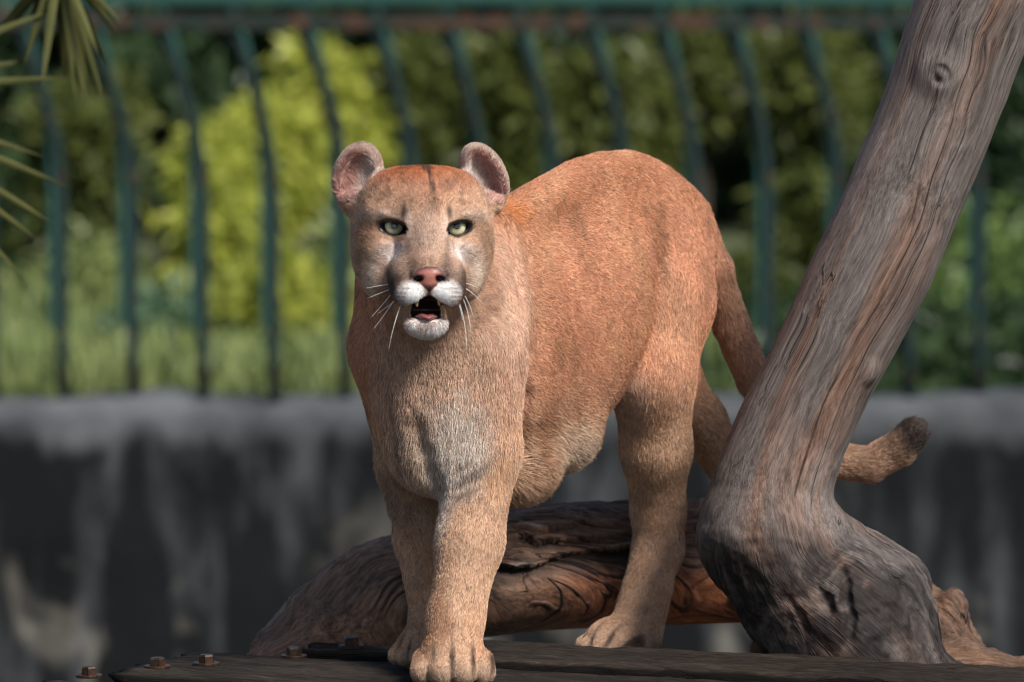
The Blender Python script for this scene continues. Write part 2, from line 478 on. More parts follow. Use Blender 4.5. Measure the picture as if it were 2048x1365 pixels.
SH = [ # u, v, depth, ru, rv, kind, leaves, size, label
 (170, 330, 21.5, 110, 170, 'olive', 1500, 0.10, 'loose olive shrub behind the fence below the palm fan'),
 (180, 640, 20.6, 150, 130, 'meadow', 1800, 0.09, 'mid green bush behind the wall near the palm'),
 (330, 690, 18.2, 110, 80, 'teal', 1800, 0.09, 'low bluish green bush behind the wall'),
 (430, 470, 20.8, 70, 230, 'lime', 1900, 0.10, 'tall narrow bright lime shrub behind the bars'),
 (510, 330, 21.4, 90, 130, 'lime', 1800, 0.11, 'rounded bright lime shrub rising behind the fence'),
 (560, 650, 17.6, 130, 110, 'lime', 2200, 0.09, 'spreading yellow green bush beside the cougar behind the fence'),
 (640, 250, 21.8, 100, 170, 'lime', 1900, 0.11, 'yellow green shrub behind the ear of the cougar'),
 (690, 600, 18.8, 80, 140, 'meadow', 1500, 0.09, 'bluish green bush half hidden by the head of the cougar'),
 (860, 200, 22.0, 110, 120, 'olive', 1700, 0.11, 'olive shrub above the head of the cougar'),
 (1020, 250, 21.8, 70, 160, 'olive', 1300, 0.11, 'slim olive shrub between the ear and the back of the cougar'),
 (1170, 210, 22.2, 95, 120, 'olive', 1600, 0.11, 'olive green shrub above the back of the cougar'),
 (1290, 240, 22.6, 80, 110, 'olive', 1300, 0.11, 'rounded olive shrub above the hips of the cougar'),
 (1400, 150, 23.0, 110, 100, 'olive', 1500, 0.11, 'olive shrub high behind the bent bars'),
 (1600, 170, 23.0, 120, 130, 'olive', 1600, 0.11, 'olive shrub high beside the leaning trunk'),
 (1500, 640, 20.6, 110, 120, 'olive', 1600, 0.09, 'olive green bush behind the tail of the cougar'),
 (1620, 520, 21.2, 100, 190, 'olive', 1500, 0.09, 'dull olive bush behind the leaning trunk'),
 (1900, 600, 20.8, 170, 190, 'green', 1900, 0.09, 'mid green bush right of the leaning trunk'),
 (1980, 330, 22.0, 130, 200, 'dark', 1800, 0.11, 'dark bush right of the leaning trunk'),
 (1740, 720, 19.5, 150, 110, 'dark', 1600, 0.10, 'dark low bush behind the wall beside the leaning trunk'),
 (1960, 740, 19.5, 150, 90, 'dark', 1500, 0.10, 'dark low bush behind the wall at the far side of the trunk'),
 (1540, 740, 19.2, 110, 70, 'green', 1200, 0.09, 'low green bush just over the wall behind the tail'),
 (1560, 340, 24.0, 120, 150, 'dark', 1500, 0.12, 'dark green shrub behind the bars over the tail'),
 (330, 230, 24.0, 150, 150, 'dark', 1500, 0.12, 'dark evergreen shrub behind the lime shrubs'),
 (60, 480, 23.5, 120, 170, 'dark', 1400, 0.12, 'dark evergreen shrub behind the palm fan'),
]
for i, a in enumerate(SH): shrub(*a, 'shrub', 100+i)
for i, (u, v, d, ru, rv) in enumerate([(150, 60, 27, 330, 330), (620, 20, 28, 330, 260), (1100, 20, 28, 340, 280), (1560, 60, 27.5, 320, 360), (2000, 100, 27, 300, 420), (1300, 420, 27, 330, 260), (820, 420, 27, 320, 260), (350, 480, 27, 300, 260), (1800, 520, 26.5, 320, 260), (300, -60, 25.5, 330, 100), (900, -60, 25.5, 330, 100), (1500, -60, 25.5, 330, 110), (-750, 350, 24, 360, 420), (-280, 300, 24.5, 330, 420), (2380, 300, 25, 330, 420), (2850, 350, 24.5, 360, 420), (-1250, 350, 24, 360, 420), (-500, 600, 22, 260, 200), (-1000, 620, 22, 280, 200), (2500, 620, 22.5, 260, 200)]):
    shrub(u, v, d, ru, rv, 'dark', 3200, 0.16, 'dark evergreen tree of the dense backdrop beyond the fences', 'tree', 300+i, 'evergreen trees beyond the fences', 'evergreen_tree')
# tall grass at the foot of the shrubs
rg = np.random.default_rng(9)
n = 9500
gx = np.where(rg.random(n) < 0.7, rg.uniform(-4, 1.0, n), rg.uniform(-9, -4, n)); gy = WALL_Y + 0.7 + rg.uniform(0, 1, n)**1.3*7
V, F = leaves((0, 0, 0), (1, 1, 1), n, 0.26, rg, True)
off = np.stack([gx, gy, bank_z(gx, gy)-0.02], 1)
V = V.reshape(n, 4, 3); V = V - V[:, :1] + off[:, None]
tag(link('grass', mesh_np('grass', V.reshape(-1, 3), F, False), ML['meadow']), 'long pale green grass along the top of the concrete wall', 'grass', kind='stuff')
n = 9000
gx = rg.uniform(0.8, 7, n); gy = WALL_Y + 0.7 + rg.uniform(0, 1, n)**1.3*9
V, F = leaves((0, 0, 0), (1, 1, 1), n, 0.17, rg)
off = np.stack([gx, gy, bank_z(gx, gy)+0.04+0.12*rg.random(n)], 1)
V = V.reshape(n, 4, 3); V = V - V[:, :1] + off[:, None]
tag(link('undergrowth', mesh_np('undergrowth', V.reshape(-1, 3), F, False), ML['dark']), 'leafy undergrowth coloured dark for shade on the bank behind the leaning trunk', 'undergrowth', kind='stuff')  # shade over the right bank put into the leaf colour

# ---- palm fans hanging into the picture
m_palm, t, b = new_mat('palm_leaf')
oc = coord(t)
t.links.new(ramp(t, noise_n(t, oc, 6, 3), [(0.3, (0.040, 0.045, 0.012)), (0.7, (0.095, 0.095, 0.028))]), b.inputs['Base Color']); b.inputs['Roughness'].default_value = 0.75; b.inputs['Specular IOR Level'].default_value = 0.2
m_ptrunk, t, b = new_mat('palm_trunk')
oc = coord(t)
t.links.new(ramp(t, noise_n(t, mapping(t, oc, (1, 1, 6)), 6, 4), [(0.3, (0.05, 0.035, 0.025)), (0.7, (0.15, 0.11, 0.08))]), b.inputs['Base Color']); bump(t, b, noise_n(t, mapping(t, oc, (1, 1, 6)), 6, 4), 0.8, 0.03)
PD = 10.2
pt = PW(-420, 330, PD+0.3)
palm = tag(empty('palm_tree', (pt[0], pt[1], GROUND_Z)), 'fan palm with narrow drooping olive leaflets beside the deck', 'palm')
zs_ = np.linspace(GROUND_Z-0.1, pt[2]+0.35, 22)
V, F = tube([(pt[0]+0.04*math.sin(z*2), pt[1], z) for z in zs_], [0.085+0.010*(i % 2)-0.03*(i > 19) for i in range(22)], 12)
link('trunk', poly_mesh('trunk', V, F), m_ptrunk, palm)
def leaflet(p0, p1, wid, droop):
    p0, p1 = np.array(p0), np.array(p1); ax = p1-p0; L = np.linalg.norm(ax); ax /= L
    sd_ = np.cross(ax, [0, 1, 0]); sd_ /= np.linalg.norm(sd_); nm = np.cross(sd_, ax)
    V, F = [], []
    for i in range(9):
        tt = i/8; c = p0+ax*L*tt + np.array([0, 0, -droop*tt*tt]) + np.array([0, 0, droop])*tt
        wd_ = wid*(min(1, 0.35+tt*2.2))*(1-tt**3)**0.8 + 0.0004
        V += [c+sd_*wd_/2-nm*wd_*0.28, c, c-sd_*wd_/2-nm*wd_*0.28]
        V += [c+sd_*wd_/2-nm*wd_*0.28-nm*0.0012, c-nm*0.0012, c-sd_*wd_/2-nm*wd_*0.28-nm*0.0012]
    for i in range(8):
        a = i*6; q = a+6
        F += [(a, a+1, q+1, q), (a+1, a+2, q+2, q+1), (a+3, q+3, q+4, a+4), (a+4, q+4, q+5, a+5), (a, q, q+3, a+3), (a+2, a+5, q+5, q+2)]
    return np.array(V), F
def frond(hub, hub_d, tips, wid):
    hubw = PW(*hub, hub_d)
    base = np.array([pt[0], pt[1], pt[2]+0.25])
    mid = (base+hubw)/2 + np.array([0, 0, 0.12])
    V, F = tube([base, base*0.5+mid*0.5+np.array([0, 0, 0.05]), mid, mid*0.5+hubw*0.5+np.array([0, 0, 0.03]), hubw], (0.014, 0.012, 0.010, 0.008, 0.007), 7)
    fr = link('frond', poly_mesh('frond', V, F), m_palm, palm)
    for (u, v, dd) in tips:
        p1 = PW(u, v, hub_d+dd)
        V, F = leaflet(hubw, p1, wid, 0.02)
        o = link('leaflet', poly_mesh('leaflet', V, F), m_palm, None); o.parent = fr
frond((118, -70), PD, [(49, 127, 0), (60, 40, .1), (84, 176, -.05), (95, 120, .08), (150, 203, 0), (172, 211, -.05), (180, 201, .08), (209, 209, .05), (242, 49, 0), (234, 68, .1), (215, 130, .15), (128, 160, .12), (196, 110, -.08), (20, 60, .1), (-60, 20, 0), (-40, 110, .1), (300, -30, 0), (280, -120, 0)], 0.0165)
frond((-330, 200), PD-0.1, [(140, 155, 0), (88, 314, .05), (137, 375, -.05), (105, 447, .05), (78, 482, .1), (49, 556, 0), (70, 120, .15), (45, 125, .2), (110, 20, .1), (-60, 620, 0), (-180, 640, 0)], 0.020)

rgp = np.random.default_rng(12)
for hu, hv, hd in ((-620, -260, 10.7), (-760, 120, 10.2), (-300, -420, 10.9), (-640, -520, 10.4), (-420, 60, 11.3), (-200, -240, 11.1)):
    an = rgp.uniform(0, 6.28)
    tips = [(hu+260*math.cos(a_)+rgp.normal(0, 20)-40, hv+230*math.sin(a_)+rgp.normal(0, 20)+70, rgp.uniform(-.12, .12)) for a_ in np.linspace(-0.6, 3.9, 15)]
    frond((hu, hv), hd, tips, 0.018)

# ================================================================== the deck
def wood_mat(name, stops, grain_attr=True, stretch=(9, 0.9, 9), crack=0.7, bumpd=0.004, swirl=0.25, rough=(0.55, 0.85), gscale=1.0):
    m, t, b = new_mat(name)
    oc = attr(t, 'grain')
    g0 = mapping(t, oc, stretch)
    warp = t.nodes.new('ShaderNodeTexNoise'); warp.inputs['Scale'].default_value = 2.2*gscale; warp.inputs['Detail'].default_value = 2
    t.links.new(oc, warp.inputs['Vector'])
    wv = N(t, 'VectorMath', operation='MULTIPLY_ADD'); t.links.new(warp.outputs['Color'], wv.inputs[0]); wv.inputs[1].default_value = (swirl*stretch[0],)*3; t.links.new(g0, wv.inputs[2])
    fine = noise_n(t, wv.outputs[0], 9*gscale, 9, 0.72, 0.3)
    fib = noise_n(t, mapping(t, wv.outputs[0], (1, 0.5, 1)), 30*gscale, 4, 0.7, 0.1)
    mid = noise_n(t, wv.outputs[0], 1.5*gscale, 5, 0.6, 0.5)
    blot = noise_n(t, mapping(t, oc, (2.4, 1.3, 2.4)), 2.6*gscale, 5, 0.65)
    val = math_n(t, 'ADD', math_n(t, 'ADD', math_n(t, 'MULTIPLY', fine, 0.40), math_n(t, 'MULTIPLY', fib, 0.30)), math_n(t, 'ADD', math_n(t, 'MULTIPLY', mid, 0.18), math_n(t, 'MULTIPLY', blot, 0.22)))
    val = math_n(t, 'MULTIPLY_ADD', val, 1.25, -0.19)
    c = ramp(t, val, stops)
    wv2 = N(t, 'VectorMath', operation='MULTIPLY'); t.links.new(wv.outputs[0], wv2.inputs[0]); wv2.inputs[1].default_value = (1, 0.35, 1)
    def cracks(sc, wdt, lo, hi, sd_):
        ck = noise_n(t, mapping(t, wv2.outputs[0], (1, 1, 1), (sd_, sd_*2, 0)), sc*gscale, 3, 0.55, 0.4)
        ln_ = math_n(t, 'ABSOLUTE', math_n(t, 'ADD', ck, -0.5))
        msk = ramp(t, noise_n(t, mapping(t, oc, (2.5, 1.4, 2.5), (5+sd_, 2, 1)), 2.2*gscale, 3), [(lo, (0,)*3), (hi, (1,)*3)])
        return math_n(t, 'MULTIPLY', ramp(t, ln_, [(wdt*0.3, (1,)*3), (wdt, (0,)*3)]), msk)
    ckf = math_n(t, 'MULTIPLY', math_n(t, 'MAXIMUM', cracks(0.9, 0.010, 0.44, 0.55, 0), cracks(3.0, 0.018, 0.52, 0.66, 3.3)), crack)
    c = mixc(t, ckf, c, (0.012, 0.009, 0.008))
    b.inputs['Specular IOR Level'].default_value = 0.35
    t.links.new(ramp(t, fine, [(0.3, (rough[1],)*3), (0.7, (rough[0],)*3)]), b.inputs['Roughness'])
    hgt = math_n(t, 'SUBTRACT', math_n(t, 'ADD', math_n(t, 'ADD', math_n(t, 'MULTIPLY', fine, 0.7), math_n(t, 'MULTIPLY', fib, 0.35)), math_n(t, 'MULTIPLY', mid, 0.5)), math_n(t, 'MULTIPLY', ckf, 1.2))
    bump(t, b, hgt, 0.85, bumpd)
    return m, t, b, c
m_plank, t, b, c = wood_mat('weathered_plank', [(0.30, (0.006, 0.005, 0.0045)), (0.46, (0.016, 0.012, 0.009)), (0.60, (0.042, 0.031, 0.024)), (0.74, (0.10, 0.078, 0.062))], stretch=(10, 0.7, 10), swirl=0.06, gscale=1.6)
b.inputs['Specular IOR Level'].default_value = 0.12
for l_ in list(b.inputs['Roughness'].links): t.links.remove(l_)
b.inputs['Roughness'].default_value = 0.9
mossf = ramp(t, noise_n(t, coord(t), 5, 5), [(0.55, (0,)*3), (0.72, (0.4,)*3)])
c = mixc(t, mossf, c, (0.028, 0.031, 0.012))
edge_shade = ramp(t, attr(t, 'edge', 'Fac'), [(0.25, (0,)*3), (0.85, (0.92,)*3)])  # shade on plank edges and ends painted in as near-black colour
t.links.new(mixc(t, edge_shade, c, (0.006, 0.005, 0.004)), b.inputs['Base Color'])
DECK_Z = 0.0
ra, rb = G(960, 1283), G(2048, 1340)
pd = np.array([rb[0]-ra[0], rb[1]-ra[1], 0.0]); pd /= np.linalg.norm(pd)          # along the planks, to the right and nearer
pn = np.array([-pd[1], pd[0], 0.0])                                                # across the planks, away from the camera
def across(p): return float((np.array(p)-ra)@pn)
def along(p): return float((np.array(p)-ra)@pd)
edges = [0.0, across(G(850, 1307)), across(G(610, 1313)), across(G(230, 1348))]
wdt = 0.5*(edges[1]-edges[3])
edges += [edges[3]-wdt*(i+1) for i in range(4)]
starts = [along(G(826, 1281)), along(G(608, 1306)), along(G(228, 1347)), along(G(58, 1356)), along(G(58, 1356))-0.06, along(G(58, 1356))+0.05, along(G(58, 1356))]
lift = [0.004, 0.010, 0.0, -0.012, 0.002, -0.003, 0.001]
deck = tag(empty('wooden_deck', (ra[0], ra[1]-0.3, GROUND_Z)), 'deck of dark weathered planks under the cougar', 'deck')
def plank(edge_far, edge_near, s0, s1, z, seed, parent, thick=0.045, gap=0.010):
    nx = 150; V, F = box_grid(s0, s1, edge_near+gap/2, edge_far-gap/2, z-thick, z, nx, 24, 3)
    q = V.copy()
    along_n = np.stack([q[:, 0]*7, q[:, 1]*3+seed, q[:, 2]*9], 1)
    edge_m = np.minimum(edge_far-gap/2-q[:, 1], q[:, 1]-edge_near-gap/2) < 1e-4
    V[edge_m, 1] += (0.004*noise(along_n[edge_m]*3, seed) + 0.003*noise(along_n[edge_m]*11, seed+1))
    topm = q[:, 2] > z-1e-4
    V[topm, 2] += 0.0022*noise(along_n[topm]*np.array([1.5, 26, 1]), seed+2) + 0.0015*noise(along_n[topm]*np.array([7, 40, 1]), seed+5)
    rim = topm & edge_m
    V[rim, 2] -= 0.005 + 0.004*noise(along_n[rim]*4, seed+3)
    endm = np.minimum(q[:, 0]-s0, s1-q[:, 0]) < 1e-4
    V[endm, 0] += 0.012*noise(np.stack([q[endm, 1]*60, q[endm, 2]*50, 0*q[endm, 0]], 1), seed+4)
    W = ra*np.array([1, 1, 0]) + V[:, :1]*pd + V[:, 1:2]*pn + np.array([0, 0, 1.0])*V[:, 2:3]
    me = mesh_np('plank', W, F); vec_attr(me, 'grain', np.stack([V[:, 1]+seed*0.37, V[:, 0], V[:, 2]], 1))
    ed = edge_m.astype(np.float32)*0.9; ed[endm] = 0.9  # edges and ends that take the painted shade
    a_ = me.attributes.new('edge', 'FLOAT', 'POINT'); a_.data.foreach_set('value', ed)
    return link('plank', me, m_plank, parent)
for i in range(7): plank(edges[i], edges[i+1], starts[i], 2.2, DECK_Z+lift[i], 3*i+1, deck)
LOW_Z = -0.05
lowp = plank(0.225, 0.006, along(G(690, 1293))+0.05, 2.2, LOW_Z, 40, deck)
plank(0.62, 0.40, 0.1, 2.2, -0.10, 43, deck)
m_post = m_plank
def beam(p0, p1, wx, hz, name, parent):
    p0, p1 = np.array(p0, float), np.array(p1, float); d = p1-p0; L = np.linalg.norm(d); d /= L
    up = np.array([0, 0, 1.0]) if abs(d[2]) < 0.9 else np.array([0, 1.0, 0]); sd_ = np.cross(d, up); sd_ /= np.linalg.norm(sd_); up = np.cross(sd_, d)
    V, F = box_grid(0, L, -wx/2, wx/2, -hz/2, hz/2, 20, 2, 2)
    W = p0 + V[:, :1]*d + V[:, 1:2]*sd_ + V[:, 2:3]*up
    me = mesh_np(name, W, F, False); vec_attr(me, 'grain', V[:, [1, 0, 2]]); return link(name, me, m_post, parent)
def dk(s, n, z): return ra*np.array([1, 1, 0]) + pd*s + pn*n + np.array([0, 0, z])
for s in (0.15, 1.0, 1.9):
    beam(dk(s, edges[-1]+0.05, -0.10), dk(s, 0.0, -0.10), 0.08, 0.09, 'joist', deck)
    beam(dk(s, 0.01, -0.155), dk(s, 0.62, -0.155), 0.08, 0.018, 'joist', deck)
    for nn_ in (edges[-1]+0.12, 0.35):
        beam(dk(s, nn_, GROUND_Z-0.05), dk(s, nn_, -0.165), 0.11, 0.11, 'post', deck)
# rusty hexagon bolts on their washers
m_rust, t, b = new_mat('rusty_steel')
oc = coord(t)
t.links.new(ramp(t, noise_n(t, oc, 90, 4), [(0.35, (0.018, 0.010, 0.007)), (0.65, (0.075, 0.035, 0.018))]), b.inputs['Base Color']); b.inputs['Metallic'].default_value = 0.5; b.inputs['Roughness'].default_value = 0.5
def disc(r0, z0, r1, z1, n, bev=0.0, rot=0.0):
    V, F = [], []
    rings = [(r0, z0), (r0, z1-bev), (r0-bev*0.8, z1)] if bev else [(r0, z0), (r1, z1)]
    for r, z in rings:
        for j in range(n): an = 2*math.pi*j/n+rot; V.append((r*math.cos(an), r*math.sin(an), z))
    m_ = len(rings)
    for i in range(m_-1):
        for j in range(n): F.append((i*n+j, i*n+(j+1) % n, (i+1)*n+(j+1) % n, (i+1)*n+j))
    F.append(tuple(range(n))[::-1]); F.append(tuple(range((m_-1)*n, m_*n)))
    return np.array(V), F
V, F = disc(0.0115, 0, 0.0115, 0.0125, 6, 0.0022, 0.3); me_b = poly_mesh('bolt', V, F, False); me_b.materials.append(m_rust)
V, F = disc(0.019, -0.003, 0.019, 0.0012, 22, 0.0006); me_w = poly_mesh('washer', V, F, False); me_w.materials.append(m_rust)
for u, v, pi_, rot in ((178, 1352, 3, .2), (315, 1334, 2, .5), (413, 1328, 2, .1), (588, 1313, 2, .8), (703, 1293, 1, .4)):
    z = DECK_Z+lift[pi_]+0.0025
    p = G(u, v, z)
    o = bpy.data.objects.new('bolt', me_b); COL.objects.link(o); o.parent = deck; o.location = p - np.array(deck.location); o.rotation_euler[2] = rot
    o.location.z += 0.001
    q = bpy.data.objects.new('washer', me_w); COL.objects.link(q); q.parent = o; q.location = (0, 0, 0)

# ================================================================== driftwood: leaning trunk, fallen log, roots
def wood_obj(name, sc, path, step, mat, parent, disp, dense=()):
    """mesh a Sculpt, give it grain coordinates along a path and grain relief"""
    lo = np.min([Sculpt.bounds(p, 0)[0] for p in sc.pr if not p[8]], 0)-12; hi = np.max([Sculpt.bounds(p, 0)[1] for p in sc.pr if not p[8]], 0)+12
    ax_ = [axis(lo[i], hi[i], step) for i in range(3)]
    V, F = sc.mesh(*ax_, project=1)
    Nn = sc.grad(V); Nn /= np.linalg.norm(Nn, axis=1, keepdims=True)+1e-9
    path = np.array(path, float)
    # smooth path, softly weighted nearest run so that bends leave no seams
    fine = []
    pp = np.concatenate([[2*path[0]-path[1]], path, [2*path[-1]-path[-2]]])
    for i in range(len(path)-1):
        for h in np.linspace(0, 1, 9)[:-1]:
            a0, a1, a2, a3 = pp[i:i+4]
            fine.append(0.5*(2*a1+(a2-a0)*h+(2*a0-5*a1+4*a2-a3)*h*h+(3*a1-a0-3*a2+a3)*h**3))
    fine.append(path[-1]); fine = np.array(fine)
    cum = np.concatenate([[0], np.cumsum(np.linalg.norm(fine[1:]-fine[:-1], axis=1))])
    d_ = np.sqrt(np.maximum((V**2).sum(1)[:, None] + (fine**2).sum(1)[None] - 2*V@fine.T, 0)); wgt = np.exp(-(d_-d_.min(1, keepdims=True))/24.0); wgt /= wgt.sum(1, keepdims=True)
    tt = wgt@cum; cx = wgt@fine
    r = V-cx; r /= np.linalg.norm(r, axis=1, keepdims=True)+1e-9
    # grain frame: radial direction components (continuous round the limb) and the run along it
    g = np.stack([r[:, 0]*0.10 + r[:, 1]*0.02, tt*KM, r[:, 2]*0.10 + r[:, 1]*0.07], 1)
    V = V + Nn*disp(V, g, tt, r)[:, None]
    me = mesh_np(name, to_world(V), F); vec_attr(me, 'grain', g)
    return link(name, me, mat, parent), V
ST_GREY = [(0.28, (0.018, 0.015, 0.014)), (0.41, (0.060, 0.047, 0.041)), (0.52, (0.14, 0.113, 0.099)), (0.63, (0.225, 0.185, 0.163)), (0.78, (0.38, 0.335, 0.31))]
m_trunk, t, b, c = wood_mat('bleached_driftwood', ST_GREY, stretch=(14, 0.8, 14), crack=0.8, swirl=0.07, gscale=1.5)
oc = attr(t, 'grain')
warm = ramp(t, noise_n(t, mapping(t, oc, (7, 0.8, 7), (1, 3, 2)), 1.6, 4, 0.6, 0.5), [(0.46, (0,)*3), (0.66, (0.75,)*3)])
c = mixc(t, warm, c, mixc(t, 1.0, c, (1.35, 0.80, 0.52), 'MULTIPLY'))
foot_dark = attr(t, 'rot', 'Fac')
c = mixc(t, math_n(t, 'MULTIPLY', foot_dark, ramp(t, noise_n(t, mapping(t, oc, (3, 2, 3)), 5, 5, 0.65, 0.8), [(0.38, (0.2,)*3), (0.56, (1,)*3)])), c, mixc(t, 1.0, c, (0.12, 0.10, 0.095), 'MULTIPLY'))
t.links.new(c, b.inputs['Base Color'])
tr = Sculpt(); TW = 520
path = [((2250, -600), 112), ((2130, -350), 116), ((2010, -110), 118), ((1948, 20), 112), ((1902, 160), 112), ((1850, 290), 106), ((1802, 410), 105), ((1750, 530), 106), ((1690, 650), 104), ((1636, 760), 103), ((1585, 870), 104), ((1545, 980), 112), ((1538, 1070), 128)]
tp = [(P(u, v, TW), (r+9)*S(TW)) for (u, v), r in path]
tr.limb(tp, 40)
tr.chain([(P(1538, 1070, TW), 130), (P(1615, 1165, TW), 150), (P(1690, 1225, TW-10), 165), (P(1720, 1300, TW-20), 160)], 50)
tr.chain([(P(1650, 1150, TW), 120), (P(1770, 1180, TW+20), 74), (P(1808, 1165, TW+30), 46)], 40)
tr.chain([(P(1720, 1240, TW), 130), (P(1800, 1250, TW-20), 70), (P(1830, 1330, TW-10), 52)], 30)
tr.chain([(P(1660, 1200, TW-60), 100), (P(1690, 1330, TW-60), 90)], 40)
tr.chain([(P(1800, 1290, TW-10), 50), (P(1900, 1345, TW), 26), (P(1985, 1362, TW), 20)], 25)   # root running right
tr.ell(P(1880, 150, TW-100), (46, 52, 34), None, 26); tr.ell(P(1880, 152, TW-136), (21, 23, 12), None, 7, sub=True); tr.ell(P(1882, 150, TW-124), (12, 13, 12), None, 5)
tr.ell(P(1735, 742, TW-70), (20, 26, 20), None, 18); tr.ell(P(1992, 16, TW-95), (16, 24, 16), None, 14)
tr.ell(P(1690, 1120, TW-100), (30, 34, 30), None, 20)
def split(pts, r, k):               # open splits that follow the surface of the burl
    ws = np.arange(TW-300, TW+200, 3.0); q = []
    for u, v in pts:
        f = tr.at(np.stack([P(u, v, w_) for w_ in ws])); q.append(P(u, v, ws[np.argmax(f < 0)]))
    q = [(a_, r*(0.4+1.2*math.sin(math.pi*(i_+0.3)/len(q)))) for i_, a_ in enumerate(q)]
    for (a_, ra_), (b_, rb_) in zip(q[:-1], q[1:]): tr.cone(a_, ra_, b_, rb_, k, None, 0, True)
split([(1684, 1130), (1694, 1165), (1690, 1195), (1704, 1235), (1700, 1275)], 6, 9)
split([(1752, 1090), (1772, 1125), (1786, 1150), (1810, 1200), (1822, 1240)], 5, 9)
split([(1640, 1180), (1652, 1200), (1660, 1222)], 7, 10)
split([(1580, 1200), (1600, 1228), (1612, 1262)], 4, 9)
def disp_trunk(V, g, tt, r):
    q = g*np.array([60, 1.8, 60]); q2 = g*np.array([130, 5, 130])
    low = sstep(-330, -420, V[:, 1])
    return (1-0.3*low)*(2.0*fbm(q, 3, 61) + 0.9*fbm(q2, 2, 62) + 5*noise(V*0.006, 66)) + low*(9*fbm(V*0.022, 4, 63) - 4*np.abs(fbm(V*0.045, 3, 64)))
TRUNK_BASE = to_world(P(1700, 1335, TW)); TRUNK_BASE[2] = LOW_Z
trunk_o, tv = wood_obj('leaning_trunk', tr, [p for p, _ in tp]+[P(1615, 1165, TW), P(1690, 1225, TW), P(1800, 1330, TW)], 5.0, m_trunk, None, disp_trunk)
a = trunk_o.data.attributes.new('rot', 'FLOAT', 'POINT'); a.data.foreach_set('value', (sstep(-330, -480, tv[:, 1] + 90*fbm(tv*0.012, 2, 70))).astype(np.float32))  # darkens the wood patchily towards the foot of the trunk
tag(trunk_o, 'thick grey bleached tree trunk leaning up from a gnarled burl', 'tree trunk')

# fallen log behind the cougar
ST_BROWN = [(0.28, (0.012, 0.009, 0.008)), (0.40, (0.05, 0.029, 0.020)), (0.52, (0.145, 0.078, 0.047)), (0.63, (0.27, 0.15, 0.09)), (0.78, (0.44, 0.32, 0.25))]
m_log, t, b, c = wood_mat('split_driftwood', ST_BROWN, stretch=(9, 0.8, 9), crack=0.9, swirl=0.30, bumpd=0.006)
greyf = attr(t, 'rot', 'Fac')
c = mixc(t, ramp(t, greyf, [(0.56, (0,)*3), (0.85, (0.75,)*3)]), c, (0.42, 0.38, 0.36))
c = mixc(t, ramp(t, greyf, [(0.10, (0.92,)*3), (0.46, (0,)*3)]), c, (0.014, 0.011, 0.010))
blf = attr(t, 'bleach', 'Fac')
c = mixc(t, math_n(t, 'MULTIPLY', blf, 0.8), c, mixc(t, 1.0, c, (1.35, 1.5, 1.7), 'MULTIPLY'))
c = mixc(t, attr(t, 'warm', 'Fac'), c, mixc(t, 1.0, c, (2.0, 1.3, 0.95), 'MULTIPLY'))
t.links.new(c, b.inputs['Base Color'])
lg = Sculpt()
lp = [((505, 1338, 905), 30), ((560, 1312, 915), 62), ((650, 1262, 935), 100), ((760, 1195, 965), 116), ((900, 1160, 1010), 122), ((1080, 1136, 1060), 126), ((1280, 1124, 1105), 128), ((1480, 1120, 1115), 126), ((1640, 1150, 1110), 110), ((1790, 1215, 1060), 90), ((1880, 1270, 1010), 72), ((1960, 1340, 980), 40)]
lgp = [(P(*p), r*S(p[2])) for p, r in lp]
lg.limb(lgp, 40)
lg.ell(P(650, 1250, 840), (40, 34, 26), None, 24)
lg.ell(P(1905, 1240, 980), (40, 70, 40), None, 20)
TONE = {}
def disp_log(V, g, tt, r):
    up = r[:, 1]
    mid = sstep(330, 520, tt)*sstep(1420, 1250, tt)
    s = up + 0.16*fbm(np.stack([tt*0.005, up*1.2, r[:, 2]], 1), 3, 81) + 0.03*fbm(np.stack([tt*0.03, up*6, r[:, 2]], 1), 2, 86)
    led = np.zeros(len(V)); tone = np.zeros(len(V))
    for q, (lvl, dep) in enumerate(((0.80, 16), (0.52, 30), (0.20, 34))):
        z0 = 0*tt
        lv_ = lvl + 0.13*noise(np.stack([tt*0.008, z0+q*7.1, z0], 1), 82) + 0.05*noise(np.stack([tt*0.035, z0+q*3.3, z0], 1), 83) + 0.025*noise(np.stack([tt*0.11, z0+q*5.3, z0], 1), 88)
        x = lv_ - s
        br = np.clip(0.8+0.8*noise(np.stack([tt*0.012, z0+lvl*9, z0], 1), 89), 0.15, 1.5)
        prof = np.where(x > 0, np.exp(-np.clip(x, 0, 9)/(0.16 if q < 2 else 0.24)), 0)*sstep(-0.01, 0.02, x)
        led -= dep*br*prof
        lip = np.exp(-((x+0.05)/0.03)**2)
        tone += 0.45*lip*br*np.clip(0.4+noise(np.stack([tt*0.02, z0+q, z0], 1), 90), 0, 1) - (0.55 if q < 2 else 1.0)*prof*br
    led *= sstep(-0.35, -0.05, s)
    led -= 7*np.abs(fbm(np.stack([tt*0.02, s*5, r[:, 2]*2], 1), 4, 91))*sstep(-0.15, 0.1, s)
    fib = -5*np.abs(fbm(g*np.array([150, 9, 150]), 3, 87)) + 4*fbm(g*np.array([60, 6, 60]), 3, 83)
    burl = (1-mid)*(12*fbm(V*0.018, 4, 84) - 5*np.abs(fbm(V*0.05, 3, 85)))
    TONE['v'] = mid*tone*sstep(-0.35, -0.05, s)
    TONE['warm'] = sstep(-0.02, -0.30, s)*sstep(560, 900, tt)
    return mid*led + fib*(0.3+0.7*sstep(-0.25, 0.1, s)) + burl
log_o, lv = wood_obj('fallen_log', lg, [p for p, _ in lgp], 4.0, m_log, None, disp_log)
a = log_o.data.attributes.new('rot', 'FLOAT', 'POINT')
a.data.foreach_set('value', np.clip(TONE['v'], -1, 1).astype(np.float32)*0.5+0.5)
a = log_o.data.attributes.new('bleach', 'FLOAT', 'POINT')
